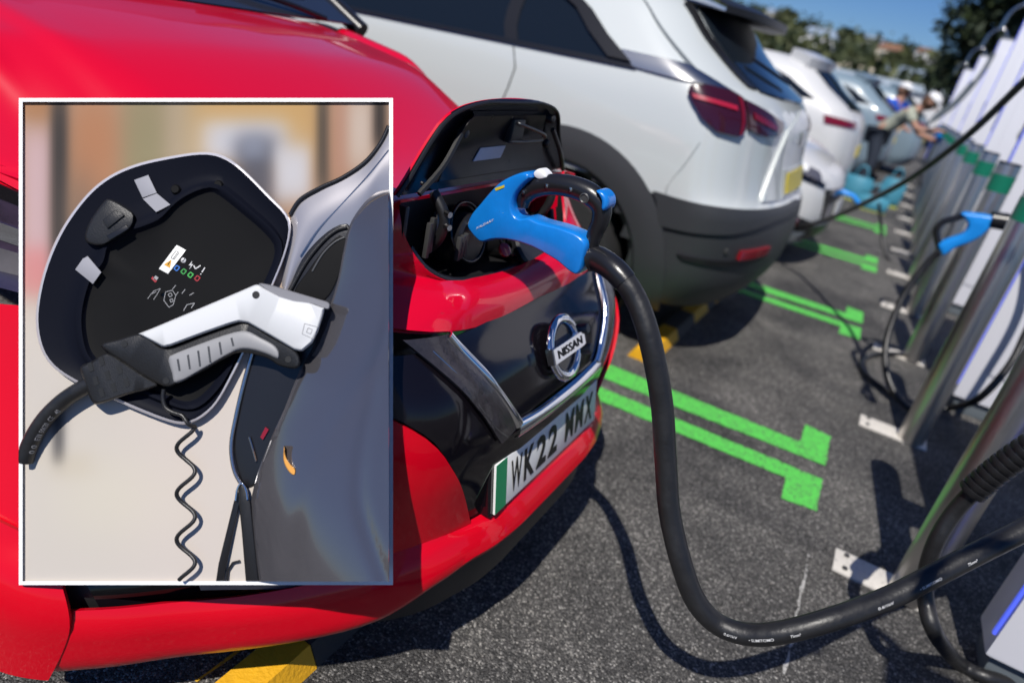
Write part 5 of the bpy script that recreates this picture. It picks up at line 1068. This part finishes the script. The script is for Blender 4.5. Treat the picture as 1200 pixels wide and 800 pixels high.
for (x, y), m in zip(((207, 314), (215, 318), (223, 322), (231, 326)), ('ic_blue', 'ic_green', 'ic_green2', 'ic_red')): lines('indicator_square', poly([(x-3.2, y+.5), (x+.2, y-3.2), (x+3.6, y-.6), (x, y+3.4)]), 1.2, m, flap, FW)
lines('car_drawing', poly([(173, 350), (180, 341), (188, 338), (184, 345), (180, 351)], False)+[((176, 345), (183, 342))], .6, 'grey_ink', flap, FW)
lines('plug_drawing', poly([(194, 342), (202, 340), (206, 346), (203, 357), (198, 360), (192, 352)])+poly([(197, 345), (200, 343), (202, 346), (199, 348)])+poly([(199, 351), (202, 350), (203, 353), (200, 354)])+[((202, 339), (206, 334)), ((206, 346), (209, 342))], .7, 'grey_ink', flap, FW)
lines('red_label', [((178, 325), (183, 330))], 3, 'ic_red', flap, FW); lines('grey_label', [((181, 328), (184, 324))], 4.5, 'grey_ink', flap, FW); lines('handle_drawing', [((213, 344), (217, 339))], .8, 'grey_ink', flap, FW); lines('hand_drawing', poly([(215, 364), (219, 357), (228, 355), (224, 361)], False)+[((222, 346), (227, 343))], .8, 'grey_ink', flap, FW)

# ---- charging plug in the frame
wp_ = thing('charging_plug', Vector(bp(240, 400, .02)), 'white and black charging plug with grey grip, in front of the open black flap', 'charging plug')
prism('lower_shell', cat_rom([(118, 405), (140, 397), (162, 391), (175, 396), (188, 406), (202, 407), (236, 394), (270, 382), (290, 378), (318, 394), (346, 410), (352, 424), (346, 432), (327, 428), (312, 419), (282, 413), (262, 421), (240, 434), (207, 450), (194, 453), (170, 441), (144, 424)], 110, True), bp, -.004, .024, 'black_plastic', wp_, 2.5, .010)
prism('white_shell', resample([(162, 391), (180, 384), (230, 363), (282, 341), (298, 334), (303, 333), (309, 337), (328, 347), (345, 352), (362, 354), (381, 361), (378, 372), (373, 388), (366, 402), (354, 412), (345, 410), (318, 394), (291, 378.5), (281, 377), (270, 380), (236, 392), (200, 405.5), (191, 407), (186, 404)], 130, True), bp, -.004, .032, 'plug_white', wp_, 3, .012)
prism('top_cap', cat_rom([(303, 332), (318, 334), (345, 342), (372, 350), (386, 355), (384, 363), (366, 357), (348, 355), (328, 349), (313, 341)], 60, True), bp, -.004, .028, 'cap_grey', wp_, 1.5, .010)
grp = prism('grip', cat_rom([(197, 420), (204, 414), (232, 403), (266, 391), (288, 387), (306, 395), (322, 404), (328, 413), (326, 421), (314, 416), (298, 411), (282, 410), (264, 418), (240, 432), (207, 449), (201, 437)], 90, True), bp, .0, .0285, 'grip_grey', wp_, 4, .010)
for x, y, l in ((207, 417, 17), (219, 412, 20), (231, 407, 22), (243, 402, 22), (256, 397, 18), (270, 392, 13)):
    q = [(x, y+4), (x+2.2, y+3.4), (x+4.5, y+l), (x+2.3, y+l+.5)]; prism('grip_groove', q, bp, .026, .0291, 'rim_dark', grp)
for x, y in ((146, 403), (195, 446), (338, 421)): lathe('screw_hole', bp(x, y, .0235), -ROT[:, 2], [(0, .0055), (.0012, .0050), (.0012, 0)], 'ink', wp_, 18)
lathe('screw_hole', bp(300, 345.5, .0318), -ROT[:, 2], [(0, .0060), (.0010, .0056), (.0010, 0)], 'ink', wp_, 18)
lines('charge_icon', poly([(357, 379), (372, 383), (367, 397), (354, 391)])+poly([(361, 384), (366, 386), (364, 391), (359, 389)]), .7, 'grey_ink', wp_, .0325)
boot = prism('boot', cat_rom([(94, 430), (108, 423), (126, 413), (146, 424), (170, 440), (186, 450), (176, 456), (148, 463), (118, 473), (108, 471), (98, 446)], 60, True), bp, -.006, .019, 'black_plastic', wp_, 3, .012)
for a, b in ((105, 431), (118, 424), (111, 447), (125, 441), (139, 434), (118, 461), (132, 455), (147, 449)): prism('boot_slot', [(a-3, b-5), (a+2, b-7), (a+5, b+3), (a, b+5)], bp, .014, .0196, 'ink', boot)
cw = cat_rom([bp(112, 447, .004), bp(98, 454, .004), bp(76, 468, .003), bp(56, 487, .0), bp(42, 507, -.003), bp(33, 526, -.006), bp(28.5, 540, -.008)], 60)
cbl = tube('cable', cw, .0128, 'rubber', wp_, 20)
bm = bmesh.new(); bm.from_mesh(cbl.data); rl = root_loc(wp_); pl_ = Vector(bp(26.9, 540, -.005))-rl; pn = Vector(ROT[:, 0])
r_ = bmesh.ops.bisect_plane(bm, geom=bm.verts[:]+bm.edges[:]+bm.faces[:], plane_co=pl_, plane_no=pn, clear_inner=True)
bmesh.ops.holes_fill(bm, edges=[e for e in bm.edges if e.is_boundary], sides=0); bm.to_mesh(cbl.data); bm.free()
tgw = np.gradient(cw[::-1], axis=0); sw_ = np.r_[0, np.cumsum(np.linalg.norm(np.diff(cw[::-1], axis=0), axis=1))]
for s, q, w in (('0 0', .020, .016), ('EII', .045, .012), ('50620', .061, .020), ('CE', .087, .009), ('40', .104, .008)): cable_text(s, q, w, .0075, cw[::-1], tgw, sw_, .0128, 'grey_ink', wp_)
cp_ = [(192, 456), (191, 466), (194, 477), (203, 483), (214, 487), (221, 497)]+[(215+sg*9.5, y) for y, sg in ((512, .6), (526, -1), (548, 1), (575, -1), (603, 1), (631, -1), (655, 1))]+[(216, 668), (207, 678.5)]
pl = [(u_, v_, .014) for u_, v_ in cp_[:6]]
for k in range(1, 67):       # a real helix: five and a half turns, stretched
    v_ = 497+k*(182/66); ph = (v_-511.5)/53.5*2*math.pi; pl.append((217.8-10.8*math.sin(ph), v_, .0015+.003*math.cos(ph)))
cps = cat_rom([bp(a, b, w) for a, b, w in pl], 220); tube('coiled_tether', cps, .0033, 'rubber', wp_, 10)
